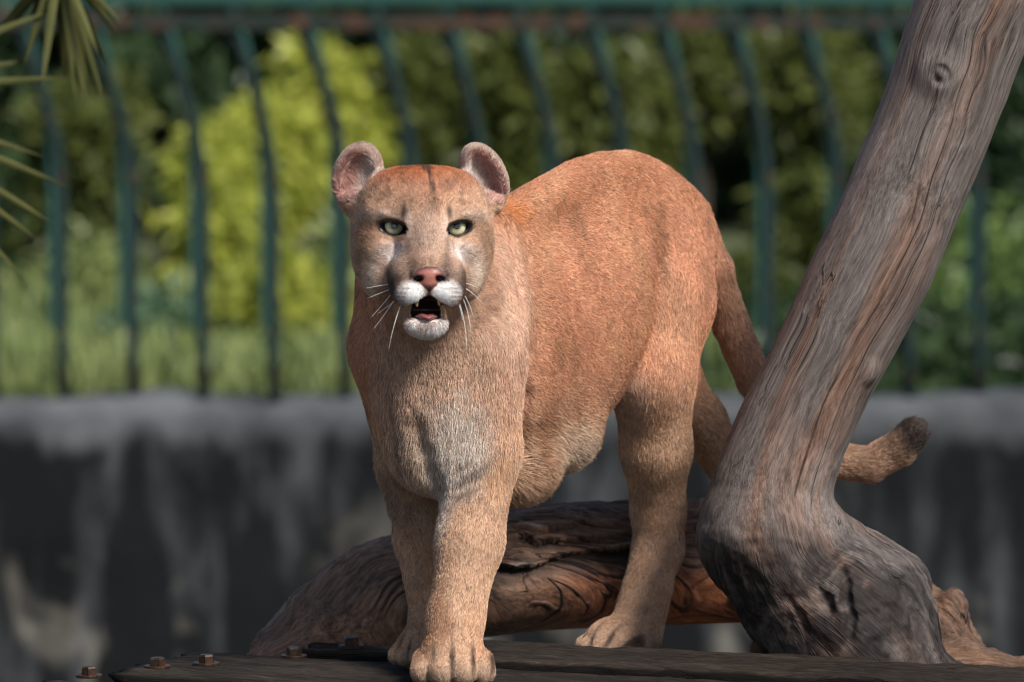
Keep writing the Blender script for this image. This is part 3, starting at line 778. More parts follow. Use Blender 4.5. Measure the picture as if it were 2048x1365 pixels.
a.data.foreach_set('value', np.clip(sstep(-120, -300, lv[:, 0]), 0, 1).astype(np.float32))
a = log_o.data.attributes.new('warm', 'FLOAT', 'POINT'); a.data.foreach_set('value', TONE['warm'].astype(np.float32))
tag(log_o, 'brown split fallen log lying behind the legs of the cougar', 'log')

# roots and bits at the right end
rt = Sculpt()
rp = [((1850, 1335, 760), 50), ((1920, 1315, 770), 42), ((1990, 1338, 770), 36), ((2090, 1356, 760), 34), ((2200, 1370, 740), 30)]
rpp = [(P(*p), r) for p, r in rp]; rt.chain(rpp, 18)
ro, _v = wood_obj('loose_root', rt, [p for p, _ in rpp], 5.0, m_log, None, lambda V, g, tt, r: 8*fbm(V*0.03, 4, 91)+3*fbm(g*np.array([70, 7, 70]), 3, 92))
tag(ro, 'rough brown root lying on the deck to the right of the trunk burl', 'root')
st = Sculpt(); sp_ = [(P(1522, 1318, 560), 14), (P(1520, 1290, 560), 15), (P(1528, 1274, 560), 7)]; st.chain(sp_, 6)
so, _v = wood_obj('wood_stub', st, [p for p, _ in sp_], 3.0, m_log, None, lambda V, g, tt, r: 3*fbm(V*0.09, 3, 95))
tag(so, 'small dark broken stub of wood beside the trunk burl', 'wood stub')
for o_ in (ro, so):
    a = o_.data.attributes.new('rot', 'FLOAT', 'POINT'); a.data.foreach_set('value', np.full(len(o_.data.vertices), 0.45, np.float32))
print('done', round(time.time()-T0, 1))
# ================================================================== the cougar
FWD = np.array([-0.51, -0.02, -0.86]); FWD /= np.linalg.norm(FWD)      # nose end of the body axis
UPV = np.array([0, CP, -SP]); UPV = UPV - FWD*(UPV@FWD); UPV /= np.linalg.norm(UPV)
LAT = np.cross(UPV, FWD); LAT = LAT if LAT[0] > 0 else -LAT             # the animal's left, picture right
BODY = np.stack([FWD, LAT, UPV])
# head frame: right, up, out of the face
HYAW = math.radians(5.5)
HO = P(843, 470, -60)
HC = np.array([math.sin(HYAW), 0, -math.cos(HYAW)]); HA = np.array([math.cos(HYAW), 0, math.sin(HYAW)]); HB = np.array([0, 1.0, 0])
HEAD = np.stack([HA, HB, HC])
def H(a, b, c): return HO + HA*a + HB*b + HC*c
def hrot(yaw, pitch=0, roll=0):    # axes turned within the head frame (degrees)
    y, p, r = (math.radians(q) for q in (yaw, pitch, roll))
    Ry = np.array([[math.cos(y), 0, math.sin(y)], [0, 1, 0], [-math.sin(y), 0, math.cos(y)]])
    Rx = np.array([[1, 0, 0], [0, math.cos(p), -math.sin(p)], [0, math.sin(p), math.cos(p)]])
    Rz = np.array([[math.cos(r), math.sin(r), 0], [-math.sin(r), math.cos(r), 0], [0, 0, 1]])
    return (Rz @ Rx @ Ry) @ HEAD
cat = Sculpt()
BACK = -FWD*0.9 - UPV*0.35
def E(u, v, wd, r, ax=BODY, k=40, flow=BACK): s = S(wd); cat.ell(P(u, v, wd), np.array(r)*s, ax, k, flow)
def C(a, ra, b, rb, k=35, flow=None): cat.cone(P(*a), ra*S(a[2]), P(*b), rb*S(b[2]), k, flow)
# --- trunk of the body: deep chest, belly, loin, rump
E(905, 720, 190, (170, 128, 225), k=1)
E(985, 700, 340, (250, 142, 272), k=60)
E(1085, 664, 520, (240, 140, 252), k=60)
E(1165, 590, 660, (210, 132, 232), k=60)
E(1270, 502, 850, (186, 117, 178), k=60, flow=-FWD*0.7-UPV*0.7)
# spine ridge, withers, loin line
SPINE = [((975, 466, 230), 42), ((1040, 426, 350), 42), ((1100, 393, 480), 43), ((1150, 368, 590), 45), ((1205, 352, 700), 47), ((1250, 353, 800), 48), ((1330, 412, 960), 54)]
cat.limb([(P(*p), r*S(p[2])) for p, r in SPINE], 50, BACK)
# belly pouch
E(1115, 885, 490, (100, 48, 52), k=80)
E(1040, 945, 345, (90, 62, 62), k=60)
# --- chest and neck
E(868, 775, 95, (95, 125, 190), k=55, flow=(0, -1, -0.1))
E(875, 900, 130, (90, 92, 92), k=45, flow=(0, -1, 0))
C((850, 505, 30), 118, (884, 640, 140), 152, 50, (0.1, -1, 0.1))
C((884, 610, 140), 140, (960, 560, 330), 120, 60, BACK)
# --- shoulders and front legs (the animal's left is picture right)
C((972, 470, 215), 62, (972, 700, 85), 82, 24, (0, -1, 0.15))
C((972, 700, 85), 82, (962, 905, 105), 74, 22)
C((962, 905, 105), 74, (940, 1085, 75), 62, 30)
C((940, 1085, 75), 62, (912, 1235, 40), 52, 30)
C((912, 1235, 40), 52, (905, 1300, 15), 58, 25)
C((772, 500, 300), 56, (778, 700, 190), 72, 45, (0, -1, 0.15))
C((778, 700, 190), 76, (822, 925, 225), 58, 35)
C((822, 925, 225), 58, (838, 1080, 235), 44, 30)
C((836, 1080, 235), 44, (852, 1235, 232), 27, 25)
C((852, 1235, 232), 28, (842, 1285, 215), 36, 20)
TOEPOS = []
def paw(u, v, wd, w0, out, toes, hgt):
    # broad pad with four knuckled toes; out = forward direction on the ground in sculpt space
    s = S(wd); c = P(u, v, wd); out = np.array(out, float); out /= np.linalg.norm(out); side = np.cross(out, UPV0); side = side if side[0] > 0 else -side
    ax = np.stack([out, side, UPV0])
    cat.ell(c, np.array([w0*0.92, w0*0.90, hgt*1.06])*s, ax, 22, out*0.9-UPV0*0.5)
    for t, fwd, r in toes:
        TOEPOS.append((c + side*t*w0*s + out*fwd*w0*s, side, out, w0*s))
        q = c + side*t*w0*s + out*fwd*w0*s - UPV0*hgt*0.24*s
        cat.cone(q-out*w0*0.35*s+UPV0*hgt*0.40*s, r*w0*0.86*s, q+out*w0*0.16*s-UPV0*hgt*0.04*s, r*w0*s, 6.5, out*0.8-UPV0*0.7)
UPV0 = np.array([0, CP, -SP])
TOES = ((-0.72, 0.30, 0.33), (-0.26, 0.56, 0.345), (0.26, 0.58, 0.345), (0.73, 0.34, 0.33))
paw(906, 1328, 12, 80, (0.0, 0, -1), TOES, 43)
paw(838, 1302, 205, 52, (-0.35, 0, -0.8), TOES, 36)
# --- hind legs
C((1338, 458, 870), 90, (1322, 600, 800), 104, 34, (-0.15, -1, 0))
C((1322, 600, 800), 102, (1302, 760, 745), 78, 28, (-0.1, -1, 0))
C((1304, 750, 745), 82, (1312, 900, 815), 66, 35, (0, -1, 0.2))
C((1342, 640, 850), 66, (1334, 880, 885), 42, 40, (0, -1, 0.2))
C((1312, 900, 815), 66, (1316, 1020, 880), 50, 30)
C((1342, 930, 890), 24, (1340, 1078, 925), 24, 22)
C((1316, 1020, 880), 50, (1316, 1100, 890), 46, 25)
C((1316, 1100, 890), 47, (1272, 1235, 840), 44, 25)
C((1300, 1180, 870), 40, (1290, 1275, 850), 34, 25)
paw(1234, 1284, 800, 72, (-0.75, 0, -0.66), TOES, 48)
C((1262, 500, 960), 105, (1310, 745, 950), 84, 45, (0, -1, 0.2))
C((1310, 745, 950), 78, (1395, 840, 1060), 50, 30)
C((1395, 840, 1060), 50, (1505, 1000, 1190), 36, 25)
C((1505, 1000, 1190), 36, (1565, 1230, 1265), 33, 20)
paw(1568, 1290, 1230, 60, (-0.2, 0, -1), TOES, 40)
# --- tail
TAIL = [((1382, 430, 960), 38), ((1424, 540, 985), 36), ((1462, 650, 1010), 34), ((1508, 760, 1045), 33), ((1575, 865, 1075), 34), ((1660, 920, 1090), 33), ((1738, 930, 1095), 33), ((1795, 900, 1095), 33), ((1826, 866, 1095), 29)]
for i_, ((a, ra), (b, rb)) in enumerate(zip(TAIL[:-1], TAIL[1:])): C(a, ra, b, rb, 20 if i_ < 2 else 5)
# --- folds of skin between the muscles, cut along the surface
def surf(u, v):
    ws = np.arange(-250, 1200, 4.0); f = cat.at(np.stack([P(u, v, q) for q in ws]))
    return ws[np.argmax(f < 0)]
def crease(pts, r, k):
    q = [P(u, v, surf(u, v)-r*0.35) for u, v in pts]
    for a, b in zip(q[:-1], q[1:]): cat.cone(a, r, b, r, k, None, 0, True)
crease([(1015, 455), (1042, 560), (1056, 680), (1056, 800), (1046, 900)], 8, 30)
crease([(838, 850), (848, 895), (862, 940), (880, 985)], 5, 30)
crease([(780, 800), (792, 880), (808, 960)], 5, 18)
# --- head
def h_e(c, r, ax=HEAD, k=25, sub=False, flow=(0, 0, 1)): cat.ell(H(*c), r, ax, k, flow, 1, sub)
def h_c(a, ra, b, rb, k=25, sub=False): cat.cone(H(*a), ra, H(*b), rb, k, None, 1, sub)
h_e((0, 22, -10), (130, 100, 120), k=30)
for s in (-1, 1): h_e((52*s, 66, 12), (72, 62, 88), k=45)  # broad crown
h_e((0, 66, 50), (80, 56, 56), k=40)                      # forehead
for s in (-1, 1):
    h_e((92*s, -26, 20), (50, 78, 76), k=35)              # cheek
    h_e((68*s, 42, 74), (46, 20, 30), hrot(20*s, 0, 8*s), k=34)   # brow
    h_e((82*s, -30, 80), (34, 26, 34), k=20)              # cheekbone under the eye
    h_e((80*s, -86, 44), (34, 48, 56), k=35)              # jowl
h_c((0, 34, 86), 50, (0, -58, 166), 31, 40)               # bridge of the nose
for s in (-1, 1): h_c((20*s, 0, 92), 30, (20*s, -66, 158), 20, 20)
h_c((0, -20, 106), 44, (0, -104, 138), 42, 30)
for s in (-1, 1):
    h_e((35*s, -116, 152), (36, 32, 44), k=16)            # muzzle pads
    h_e((46*s, -86, 126), (30, 38, 48), k=25)
h_e((0, -82, 181), (33, 14, 17), k=9)                     # nose leather
h_e((0, -97, 181), (15, 17, 15), k=10)
for s in (-1, 1): h_e((21*s, -90, 192), (9.5, 6, 15), hrot(20*s, 0, -28*s), k=4, sub=True)   # nostrils
h_e((0, -128, 198), (2.5, 20, 12), k=4, sub=True)         # groove of the upper lip
# lower jaw and open mouth
h_c((0, -150, 10), 54, (0, -164, 92), 34, 30)
h_e((-1, -177, 128), (36, 25, 36), k=12)
h_e((-1, -150, 150), (44, 18, 62), k=6, sub=True)
h_e((-1, -141, 168), (22, 18, 30), k=8, sub=True)
# eye openings
EYES = [(-62, 13), (62, 12)]
for s, (a, b) in zip((-1, 1), EYES):
    h_e((a, b-2.5, 112), (31, 12, 30), hrot(14*s, 0, 13*s), k=5, sub=True)
    h_e((a-20*s, b-9, 116), (11, 5, 22), hrot(0, 0, 42*s), k=5, sub=True)
    h_e((a-2*s, b+20, 99), (34, 9, 15), hrot(16*s, 0, 15*s), k=5)     # heavy upper lid
# ears
EAR = []
for s, cen, yaw, roll, rad in ((-1, (-126, 118, -20), -8, -14, (50, 68, 36)), (1, (127, 118, -20), 22, 24, (45, 70, 36))):
    ax = hrot(yaw, -8, roll)
    cat.ell(H(*cen), rad, ax, 14, (0, 1, 0), 2)
    cc = H(*cen) + ax[2]*27 - ax[1]*6 + ax[0]*6*s
    cat.ell(cc, (rad[0]-14, rad[1]-14, 31), ax, 9, (0, 1, 0), 2, True)
    cat.ell(H(cen[0]*0.93, cen[1]-58, -10), (44, 26, 42), HEAD, 16, (0, 1, 0), 2)
    EAR.append((H(*cen), ax, rad, cc))
hx, hy, hz = HO
xs = axis(-420, 920, 8.5, ((hx-205, hx+205, 3.0),))
ys = axis(-780, 470, 8.5, ((hy-225, hy+200, 3.0), (-715, -590, 4.0)))
zs = axis(-320, 1420, 8.5, ((-300, 80, 3.0), (80, 240, 5)))
CV, CF = cat.mesh(xs, ys, zs)
CN = cat.grad(CV); CN /= np.linalg.norm(CN, axis=1, keepdims=True)+1e-9
print('cat', len(CV), len(CF), round(time.time()-T0, 1))
# ------------------------------------------------------------------ coat colours and fur
def to_head(V):
    d = V - HO
    return np.stack([d@HA, d@HB, d@HC], 1)
def sstep(a, b, x):
    t = np.clip((x-a)/(b-a), 0, 1); return t*t*(3-2*t)
def coat(V):
    """coat colour, fur length (px) and bare mask at points of the skin"""
    n = len(V)
    big = fbm(V*0.008, 3, 11); mid = fbm(V*0.03, 3, 12)
    bd = V - P(1085, 640, 520)
    hgt = bd@UPV; lat = bd@LAT
    col = np.tile(np.array([0.50, 0.212, 0.108]), (n, 1))
    def mix(c, wgt):
        nonlocal col
        wgt = np.clip(wgt, 0, 1)[:, None]; col = col*(1-wgt) + np.array(c)*wgt
    def blob(p, r, c, a, soft=0.5, ax=None, nz=0.25):
        d = V - p
        if ax is not None: d = d@np.array(ax).T
        q = np.sqrt(((d/np.array(r))**2).sum(1)) + nz*mid
        mix(c, a*(1-sstep(1-soft, 1+soft, q)))
    PB = lambda u, v, wd, r, c, a, soft=0.5, nz=0.25: blob(P(u, v, wd), np.array(r)*S(wd), c, a, soft, None, nz)
    # paler underside, darker spine
    mix((0.50, 0.33, 0.20), 0.75*sstep(-60, -270, hgt+40*big))
    mix((0.33, 0.125, 0.05), 0.6*sstep(150, 270, hgt+40*big)*sstep(-80, 60, V[:, 2]))
    strk = fbm(V*np.array([0.014, 0.0055, 0.010]), 4, 14)
    mix((0.25, 0.105, 0.045), 0.65*sstep(0.05, 0.40, strk))
    mix((0.54, 0.28, 0.14), 0.5*sstep(0.05, 0.42, -strk))
    # neck, throat, chest
    PB(880, 720, 40, (140, 150, 150), (0.54, 0.36, 0.25), 0.75)
    PB(1010, 640, 90, (75, 220, 130), (0.66, 0.41, 0.28), 0.85, 0.6)  # lit strip down the shoulder painted in as paler pinkish fur
    PB(850, 720, 0, (110, 70, 120), (0.34, 0.23, 0.15), 0.55, 0.7)
    PB(915, 890, 50, (62, 95, 110), (0.66, 0.57, 0.48), 0.9, 0.5)
    PB(845, 880, 90, (50, 110, 80), (0.52, 0.42, 0.32), 0.8, 0.6)
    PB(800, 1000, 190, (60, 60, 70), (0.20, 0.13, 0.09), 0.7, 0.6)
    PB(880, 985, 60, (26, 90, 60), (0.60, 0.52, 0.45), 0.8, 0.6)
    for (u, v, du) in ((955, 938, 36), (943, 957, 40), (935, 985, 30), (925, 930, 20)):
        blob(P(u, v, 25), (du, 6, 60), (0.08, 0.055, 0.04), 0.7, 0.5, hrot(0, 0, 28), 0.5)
    PB(1000, 425, 260, (70, 34, 90), (0.42, 0.13, 0.03), 0.85, 0.6)
    # belly fluff and groin
    PB(1130, 900, 470, (90, 55, 120), (0.62, 0.47, 0.34), 0.7, 0.6)
    PB(1260, 800, 720, (45, 70, 90), (0.60, 0.41, 0.28), 0.7, 0.6)
    PB(1290, 960, 830, (60, 130, 120), (0.50, 0.30, 0.17), 0.5, 0.6)
    PB(1340, 640, 760, (50, 90, 120), (0.58, 0.33, 0.18), 0.45, 0.7)
    # stripes low on the hind leg
    lg = np.exp(-((V[:, 2]-820)/200)**2)*sstep(-60, -120, V[:, 1])*sstep(-520, -420, V[:, 1])*(V[:, 0] > 190)
    mix((0.28, 0.17, 0.11), 0.35*lg*sstep(0.15, 0.5, np.sin(V[:, 1]*0.085+V[:, 0]*0.02+2*mid)))
    # feet
    ft = sstep(-590, -640, V[:, 1]-0.08*V[:, 2]*0)
    mix((0.40, 0.29, 0.20), 0.55*sstep(-600, -680, V[:, 1]))
    mix((0.16, 0.10, 0.07), 0.5*sstep(-620, -680, V[:, 1])*sstep(0.0, 0.35, mid))
    for p, sd_, ou, w_ in TOEPOS:      # dark fur in the clefts between the toes
        for q in (-0.25,):
            blob(p + sd_*w_*0.25 + UPV0*w_*0.05, (w_*0.07, w_*0.5, w_*0.5), (0.05, 0.035, 0.025), 0.9, 0.6, np.stack([sd_, UPV0, ou]), 0.3)
    # tail: paler below, black tip
    tl = sstep(380, 420, V[:, 0])*sstep(930, 980, V[:, 2])
    mix((0.46, 0.28, 0.17), 0.6*tl)
    PB(1755, 925, 1095, (95, 60, 90), (0.17, 0.095, 0.06), 0.7, 0.7)
    PB(1842, 852, 1095, (74, 74, 80), (0.022, 0.018, 0.016), 0.96, 0.45)
    # ---------------- head
    h = to_head(V); a, b, c = h.T; aa = np.abs(a)
    onh = sstep(-75, -25, c)*sstep(-200, -150, b)*sstep(185, 160, aa)
    HB_ = lambda ce, r, cl, al, soft=0.5, nz=0.2: blob(H(*ce), r, cl, al, soft, HEAD, nz)
    mix((0.46, 0.28, 0.17), 0.85*onh)
    HB_((0, 118, 30), (105, 62, 90), (0.34, 0.085, 0.022), 1.0, 0.6)
    HB_((4, 60, 100), (38, 40, 40), (0.30, 0.125, 0.06), 0.75, 0.7)
    HB_((0, -20, 150), (38, 62, 60), (0.33, 0.225, 0.165), 0.8, 0.6)
    for x, y, rx, ry, al in ((8, 116, 3, 36, 0.95), (14, 88, 4, 26, 0.85), (-2, 136, 3, 12, 0.8), (5, 138, 10, 14, 0.8), (-14, 140, 22, 5, 0.6), (28, 140, 22, 5, 0.6), (14, 52, 12, 22, 0.45), (-30, 92, 16, 14, 0.3), (44, 96, 16, 12, 0.3)):
        HB_((x, y, 80), (rx, ry, 60), (0.055, 0.03, 0.02), al, 0.6, 0.9)
    for s in (-1, 1):
        HB_((84*s, 36, 80), (40, 13, 50), (0.52, 0.39, 0.30), 0.8, 0.6)
        HB_((100*s, 72, 20), (34, 30, 50), (0.30, 0.21, 0.15), 0.7, 0.7)
        HB_((44*s, 42, 110), (7, 18, 40), (0.06, 0.04, 0.03), 0.9, 0.6)       # frown line
        HB_((60*s, -40, 110), (30, 22, 40), (0.74, 0.66, 0.61), 0.9, 0.7)        # pale patch under the eye
        HB_((34*s, 6, 120), (8, 34, 40), (0.60, 0.46, 0.37), 0.75, 0.6)          # pale inner corner
        HB_((37*s, -44, 120), (6, 34, 40), (0.14, 0.085, 0.06), 0.7, 0.6)        # tear line
        HB_((114*s, -14, 40), (20, 44, 60), (0.20, 0.105, 0.055), 0.85, 0.6)
        HB_((70*s, -72, 90), (26, 14, 40), (0.22, 0.13, 0.08), 0.7, 0.7)
        HB_((100*s, -72, 70), (16, 40, 50), (0.72, 0.58, 0.46), 0.9, 0.6)
        HB_((62*s, -82, 150), (30, 34, 50), (0.30, 0.20, 0.15), 0.7, 0.6)
        HB_((62*s, -108, 150), (27, 38, 50), (0.04, 0.03, 0.026), 1.0 if s < 0 else 0.85, 0.65, 0.4)
        HB_((30*s, -66, 168), (12, 22, 30), (0.10, 0.07, 0.055), 0.7, 0.7, 0.4)
        HB_((47*s, -152, 138), (10, 24, 36), (0.02, 0.014, 0.013), 0.95, 0.5)
        HB_((32*s, -120, 185), (28, 25, 50), (0.80, 0.80, 0.78), 1.0, 0.35, 0.12)
        for q in range(4):
            HB_(((44+5*q)*s, -108-8*q, 185), (14, 2.2, 40), (0.07, 0.05, 0.045), 0.6, 0.6)
        HB_((30*s, -86, 190), (10, 12, 26), (0.04, 0.03, 0.028), 0.9, 0.5)
    HB_((-1, -192, 132), (46, 28, 50), (0.86, 0.86, 0.85), 1.0, 0.6, 0.4)
    HB_((-1, -225, 100), (60, 36, 70), (0.60, 0.47, 0.37), 0.7, 0.7, 0.3)
    HB_((-1, -172, 168), (14, 12, 20), (0.30, 0.27, 0.26), 0.6, 0.6)
    mot = fbm(V*0.07, 3, 17)
    mix((0.13, 0.065, 0.035), 0.55*onh*sstep(20, 60, b)*sstep(0.08, 0.35, mot))
    mix((0.17, 0.11, 0.08), 0.45*onh*sstep(20, -20, b)*sstep(0.12, 0.4, mot))
    # length of fur
    ln = np.full(n, 11.0)
    ln += 15*np.clip(sstep(-150, -260, hgt), 0, 1)*sstep(-370, -330, V[:, 1])*sstep(180, 260, V[:, 2])*sstep(680, 600, V[:, 2])
    ln = np.where(ln < 18, ln - 2.0*sstep(-240, -380, V[:, 1]) - 2.0*sstep(-540, -620, V[:, 1]), ln)
    ln = np.where(tl > 0.5, 15.0, ln)
    pc = P(880, 830, 60); ln += 7*np.exp(-((V-pc)**2).sum(1)/150**2)
    ln = ln*(1-onh) + onh*8.0
    ln = ln*(1-onh*sstep(60, 130, c)) + onh*sstep(60, 130, c)*5.5
    ln = np.where((np.abs(a) < 60) & (b < -160) & (c > 60), 14.0, ln)
    bare = np.zeros(n)
    # mouth lining: skin that faces the carved hollow
    dm = Sculpt.dist(('e', H(-1, -150, 150), np.array((44, 18, 62.0)), HEAD), *V.T)
    dm2 = Sculpt.dist(('e', H(-1, -141, 168), np.array((22, 18, 30.0)), HEAD), *V.T)
    m = sstep(4.0, 1.0, np.minimum(dm, dm2)); mix((0.028, 0.012, 0.011), m); bare = np.maximum(bare, sstep(7, 4, np.minimum(dm, dm2)))
    # eye rims
    for s, (ea, eb) in zip((-1, 1), EYES):
        ax = hrot(14*s, 0, 13*s)
        de = Sculpt.dist(('e', H(ea, eb-2.5, 112), np.array((31, 12, 30.0)), ax), *V.T)
        de2 = Sculpt.dist(('e', H(ea-20*s, eb-9, 116), np.array((11, 5, 22.0)), hrot(0, 0, 42*s)), *V.T)
        de = np.minimum(de, de2)
        m = sstep(7.0, 4.0, de)*(c > 70); mix((0.012, 0.009, 0.009), m); bare = np.maximum(bare, sstep(4.5, 3, de)*(c > 70))
    # ears: grey outside, pink hollow
    for (ec, ax, rad, cc) in EAR:
        d = (V-ec)@ax.T
        q = np.sqrt((d[:, 0]/rad[0])**2+(d[:, 1]/rad[1])**2)
        near = (np.abs(d[:, 2]) < 60)*(q < 1.25)*(b > 40)
        mix((0.32, 0.24, 0.19), 0.85*near*sstep(1.2, 1.0, q)*(d[:, 1] > -55))
        dd = Sculpt.dist(('e', cc, np.array((rad[0]-14, rad[1]-14, 31.0)), ax), *V.T)
        hol = sstep(6, 1.5, dd)*near
        mix((0.46, 0.24, 0.20), 0.9*hol)
        mix((0.66, 0.57, 0.50), 0.9*hol*sstep(0.1, -0.5, d[:, 0]/rad[0]*np.sign(to_head(ec[None])[0, 0])))
        ln = np.where(near*(q < 1.2) > 0, np.where(hol > 0.3, 15.0, 6.0), ln)
        bare = np.maximum(bare, 0.15*hol)
    col *= (1 + 0.10*big[:, None] + 0.14*mid[:, None])
    lum = col.max(1, keepdims=True); pw = sstep(0.08, 0.25, lum)
    col = col*(1-pw) + pw*0.99*np.clip(col, 1e-4, 1)**0.84
    # nose leather
    tri = sstep(1.08, 0.98, np.sqrt(((a)/(33-0.75*np.clip(-80-b, 0, 33)))**2 + ((b+90)/25)**2))*(c > 176)
    tri = np.where((b > -118) & (b < -66), tri, 0)
    nl = np.clip(tri, 0, 1); mix((0.33, 0.125, 0.095), nl)
    rim = nl*sstep(0.55, 0.95, np.sqrt((a/31)**2+((b+86)/22)**2)); mix((0.06, 0.035, 0.035), rim*0.85)
    HB_((0, -120, 192), (3.5, 14, 24), (0.03, 0.02, 0.02), 0.9, 0.4, 0.05)
    for s in (-1, 1): HB_((21*s, -90, 190), (10, 7, 18), (0.008, 0.006, 0.006), 1.0, 0.3, 0.0)
    bare = np.maximum(bare, nl)
    col = col*np.array([1.05, 0.99, 0.97])
    return np.clip(col, 0.003, 0.86), ln, bare
ccol, clen, cbare = coat(CV)
me = mesh_np('body', to_world(CV), CF)
col_attr(me, 'coat', np.concatenate([ccol, cbare[:, None]], 1))
m_skin, t, b = new_mat('coat_skin')
ca = t.nodes.new('ShaderNodeAttribute'); ca.attribute_name = 'coat'
fac = noise_n(t, coord(t), 260, 3, 0.6)
t.links.new(mixc(t, 0.35, ca.outputs['Color'], ramp(t, fac, [(0.3, (0.35,)*3), (0.7, (1,)*3)]), 'MULTIPLY'), b.inputs['Base Color'])
t.links.new(ramp(t, ca.outputs['Alpha'], [(0.6, (0.85,)*3), (0.95, (0.36,)*3)]), b.inputs['Roughness'])
bump(t, b, fac, 0.25, 0.001)
COUGAR_BASE = to_world(P(1010, 1345, 250)); COUGAR_BASE[2] = 0.0
cougar = tag(empty('cougar', COUGAR_BASE), 'tawny cougar standing with open mouth and turned head in front of the fallen log', 'cougar')
body = link('body', me, m_skin, cougar)

def hair_object(name, root, tip_pts, radius, colr, mat, parent, npt):
    """hair strands from arrays (n, npt, 3)"""
    n = len(tip_pts)
    hc = bpy.data.hair_curves.new(name); hc.add_curves([npt]*n)
    hc.attributes['position'].data.foreach_set('vector', np.asarray(tip_pts, np.float32).ravel()) if 'position' in hc.attributes else hc.position_data.foreach_set('vector', np.asarray(tip_pts, np.float32).ravel())
    ra = hc.attributes.get('radius') or hc.attributes.new('radius', 'FLOAT', 'POINT')
    ra.data.foreach_set('value', np.asarray(radius, np.float32).ravel())
    c4 = np.concatenate([colr, np.ones((n, 1))], 1).astype(np.float32)
    at = hc.attributes.new('coat', 'FLOAT_COLOR', 'CURVE'); at.data.foreach_set('color', c4.ravel())
    hc.materials.append(mat)
    o = bpy.data.objects.new(name, hc); COL.objects.link(o); o.parent = parent
    return o
def sample_skin(nh):
    A, B, Cc, Dd = (CV[CF[:, i]] for i in range(4))
    ar = np.linalg.norm(np.cross(Cc-A, Dd-B), axis=1)*0.5
    cen = (A+Cc)/2
    hl = to_head(cen)
    onh = (np.abs(hl[:, 0]) < 190) & (hl[:, 1] > -215) & (hl[:, 2] > -80)
    facing = (CN[CF[:, 0]][:, 2] < 0.25)
    wgt = ar*np.where(onh, 4.0, 1.0)*np.where(facing, 1.0, 0.35)*np.where(cen[:, 1] < -560, 2.0, 1.0)
    f = rng.choice(len(CF), nh, p=wgt/wgt.sum())
    u, v = rng.random((2, nh))[:, :, None]
    pos = (1-u)*(1-v)*A[f] + u*(1-v)*B[f] + u*v*Cc[f] + (1-u)*v*Dd[f]
    nn = (CN[CF[f]]).mean(1); nn /= np.linalg.norm(nn, axis=1, keepdims=True)+1e-9
    return pos, nn
def make_fur(nh):
    pos, nn = sample_skin(nh)
    col, ln, bare = coat(pos)
    keep = rng.random(nh) > bare*1.15
    pos, nn, col, ln = pos[keep], nn[keep], col[keep], ln[keep]; nh = len(pos)
    fl = cat.flow(pos)
    h = to_head(pos)
    onh = sstep(-90, -30, h[:, 2])*sstep(-215, -185, h[:, 1])*sstep(200, 170, np.abs(h[:, 0]))
    rad = np.stack([h[:, 0]*1.1, (h[:, 1]+70), -(0.5*np.abs(h[:, 0])+40)], 1)
    ch = (sstep(-150, -175, h[:, 1])*sstep(80, 60, np.abs(h[:, 0])))[:, None]
    rad = rad*(1-ch) + np.stack([0.25*h[:, 0], -60+0*h[:, 0], -25+0*h[:, 0]], 1)*ch
    rad = rad@HEAD; rad /= np.linalg.norm(rad, axis=1, keepdims=True)+1e-9
    fl = fl*(1-onh[:, None]) + rad*onh[:, None]
    wob = np.stack([fbm(pos*0.02, 2, s) for s in (31, 32, 33)], 1)*0.38 + rng.normal(0, 0.16, (nh, 3))
    fl = fl + wob
    fl -= nn*(fl*nn).sum(1, keepdims=True); fl /= np.linalg.norm(fl, axis=1, keepdims=True)+1e-9
    lift = rng.normal(0.42, 0.10, nh)[:, None]
    lift = np.where(ch > 0.5, lift*1.7, lift)
    L = (ln*rng.uniform(0.65, 1.25, nh)*(1+0.25*fbm(pos*0.05, 2, 44)))[:, None]
    d1 = fl + nn*lift*1.6; d1 /= np.linalg.norm(d1, axis=1, keepdims=True)
    d2 = fl + nn*lift*0.35 + rng.normal(0, 0.08, (nh, 3)); d2 /= np.linalg.norm(d2, axis=1, keepdims=True)
    p0 = pos - nn*1.0; p1 = p0 + d1*L*0.4; p2 = p1 + d2*L*0.6
    pts = to_world(np.stack([p0, p1, p2], 1))
    r0 = np.where(ln < 7, 0.00019, np.where(ln < 13, 0.00022, 0.00028))
    rr = np.stack([r0, r0*0.85, r0*0.12], 1)*rng.uniform(0.7, 1.25, (nh, 1))
    clump = fbm(pos*np.array([0.09, 0.09, 0.09]), 2, 55)
    br = np.exp(rng.normal(0.0, 0.28, nh) + 0.34*clump)
    dark = rng.random(nh) < 0.10
    br = np.where(dark, br*0.45, br)
    c = np.clip(col*br[:, None], 0.003, 0.88)
    return pts, rr, c
m_fur, t, b = new_mat('coat_fur')
fa = t.nodes.new('ShaderNodeAttribute'); fa.attribute_name = 'coat'
hi = t.nodes.new('ShaderNodeHairInfo')
t.links.new(mixc(t, hi.outputs['Intercept'], mixc(t, 1.0, fa.outputs['Color'], (0.75, 0.72, 0.70), 'MULTIPLY'), fa.outputs['Color']), b.inputs['Base Color'])
b.inputs['Roughness'].default_value = 0.45; b.inputs['Specular IOR Level'].default_value = 0.35
if FUR_N:
    pts, rr, fc = make_fur(FUR_N)
    fur = hair_object('fur', None, pts, rr, fc, m_fur, body, 3); fur['kind'] = 'stuff'
    print('fur', len(pts), round(time.time()-T0, 1))

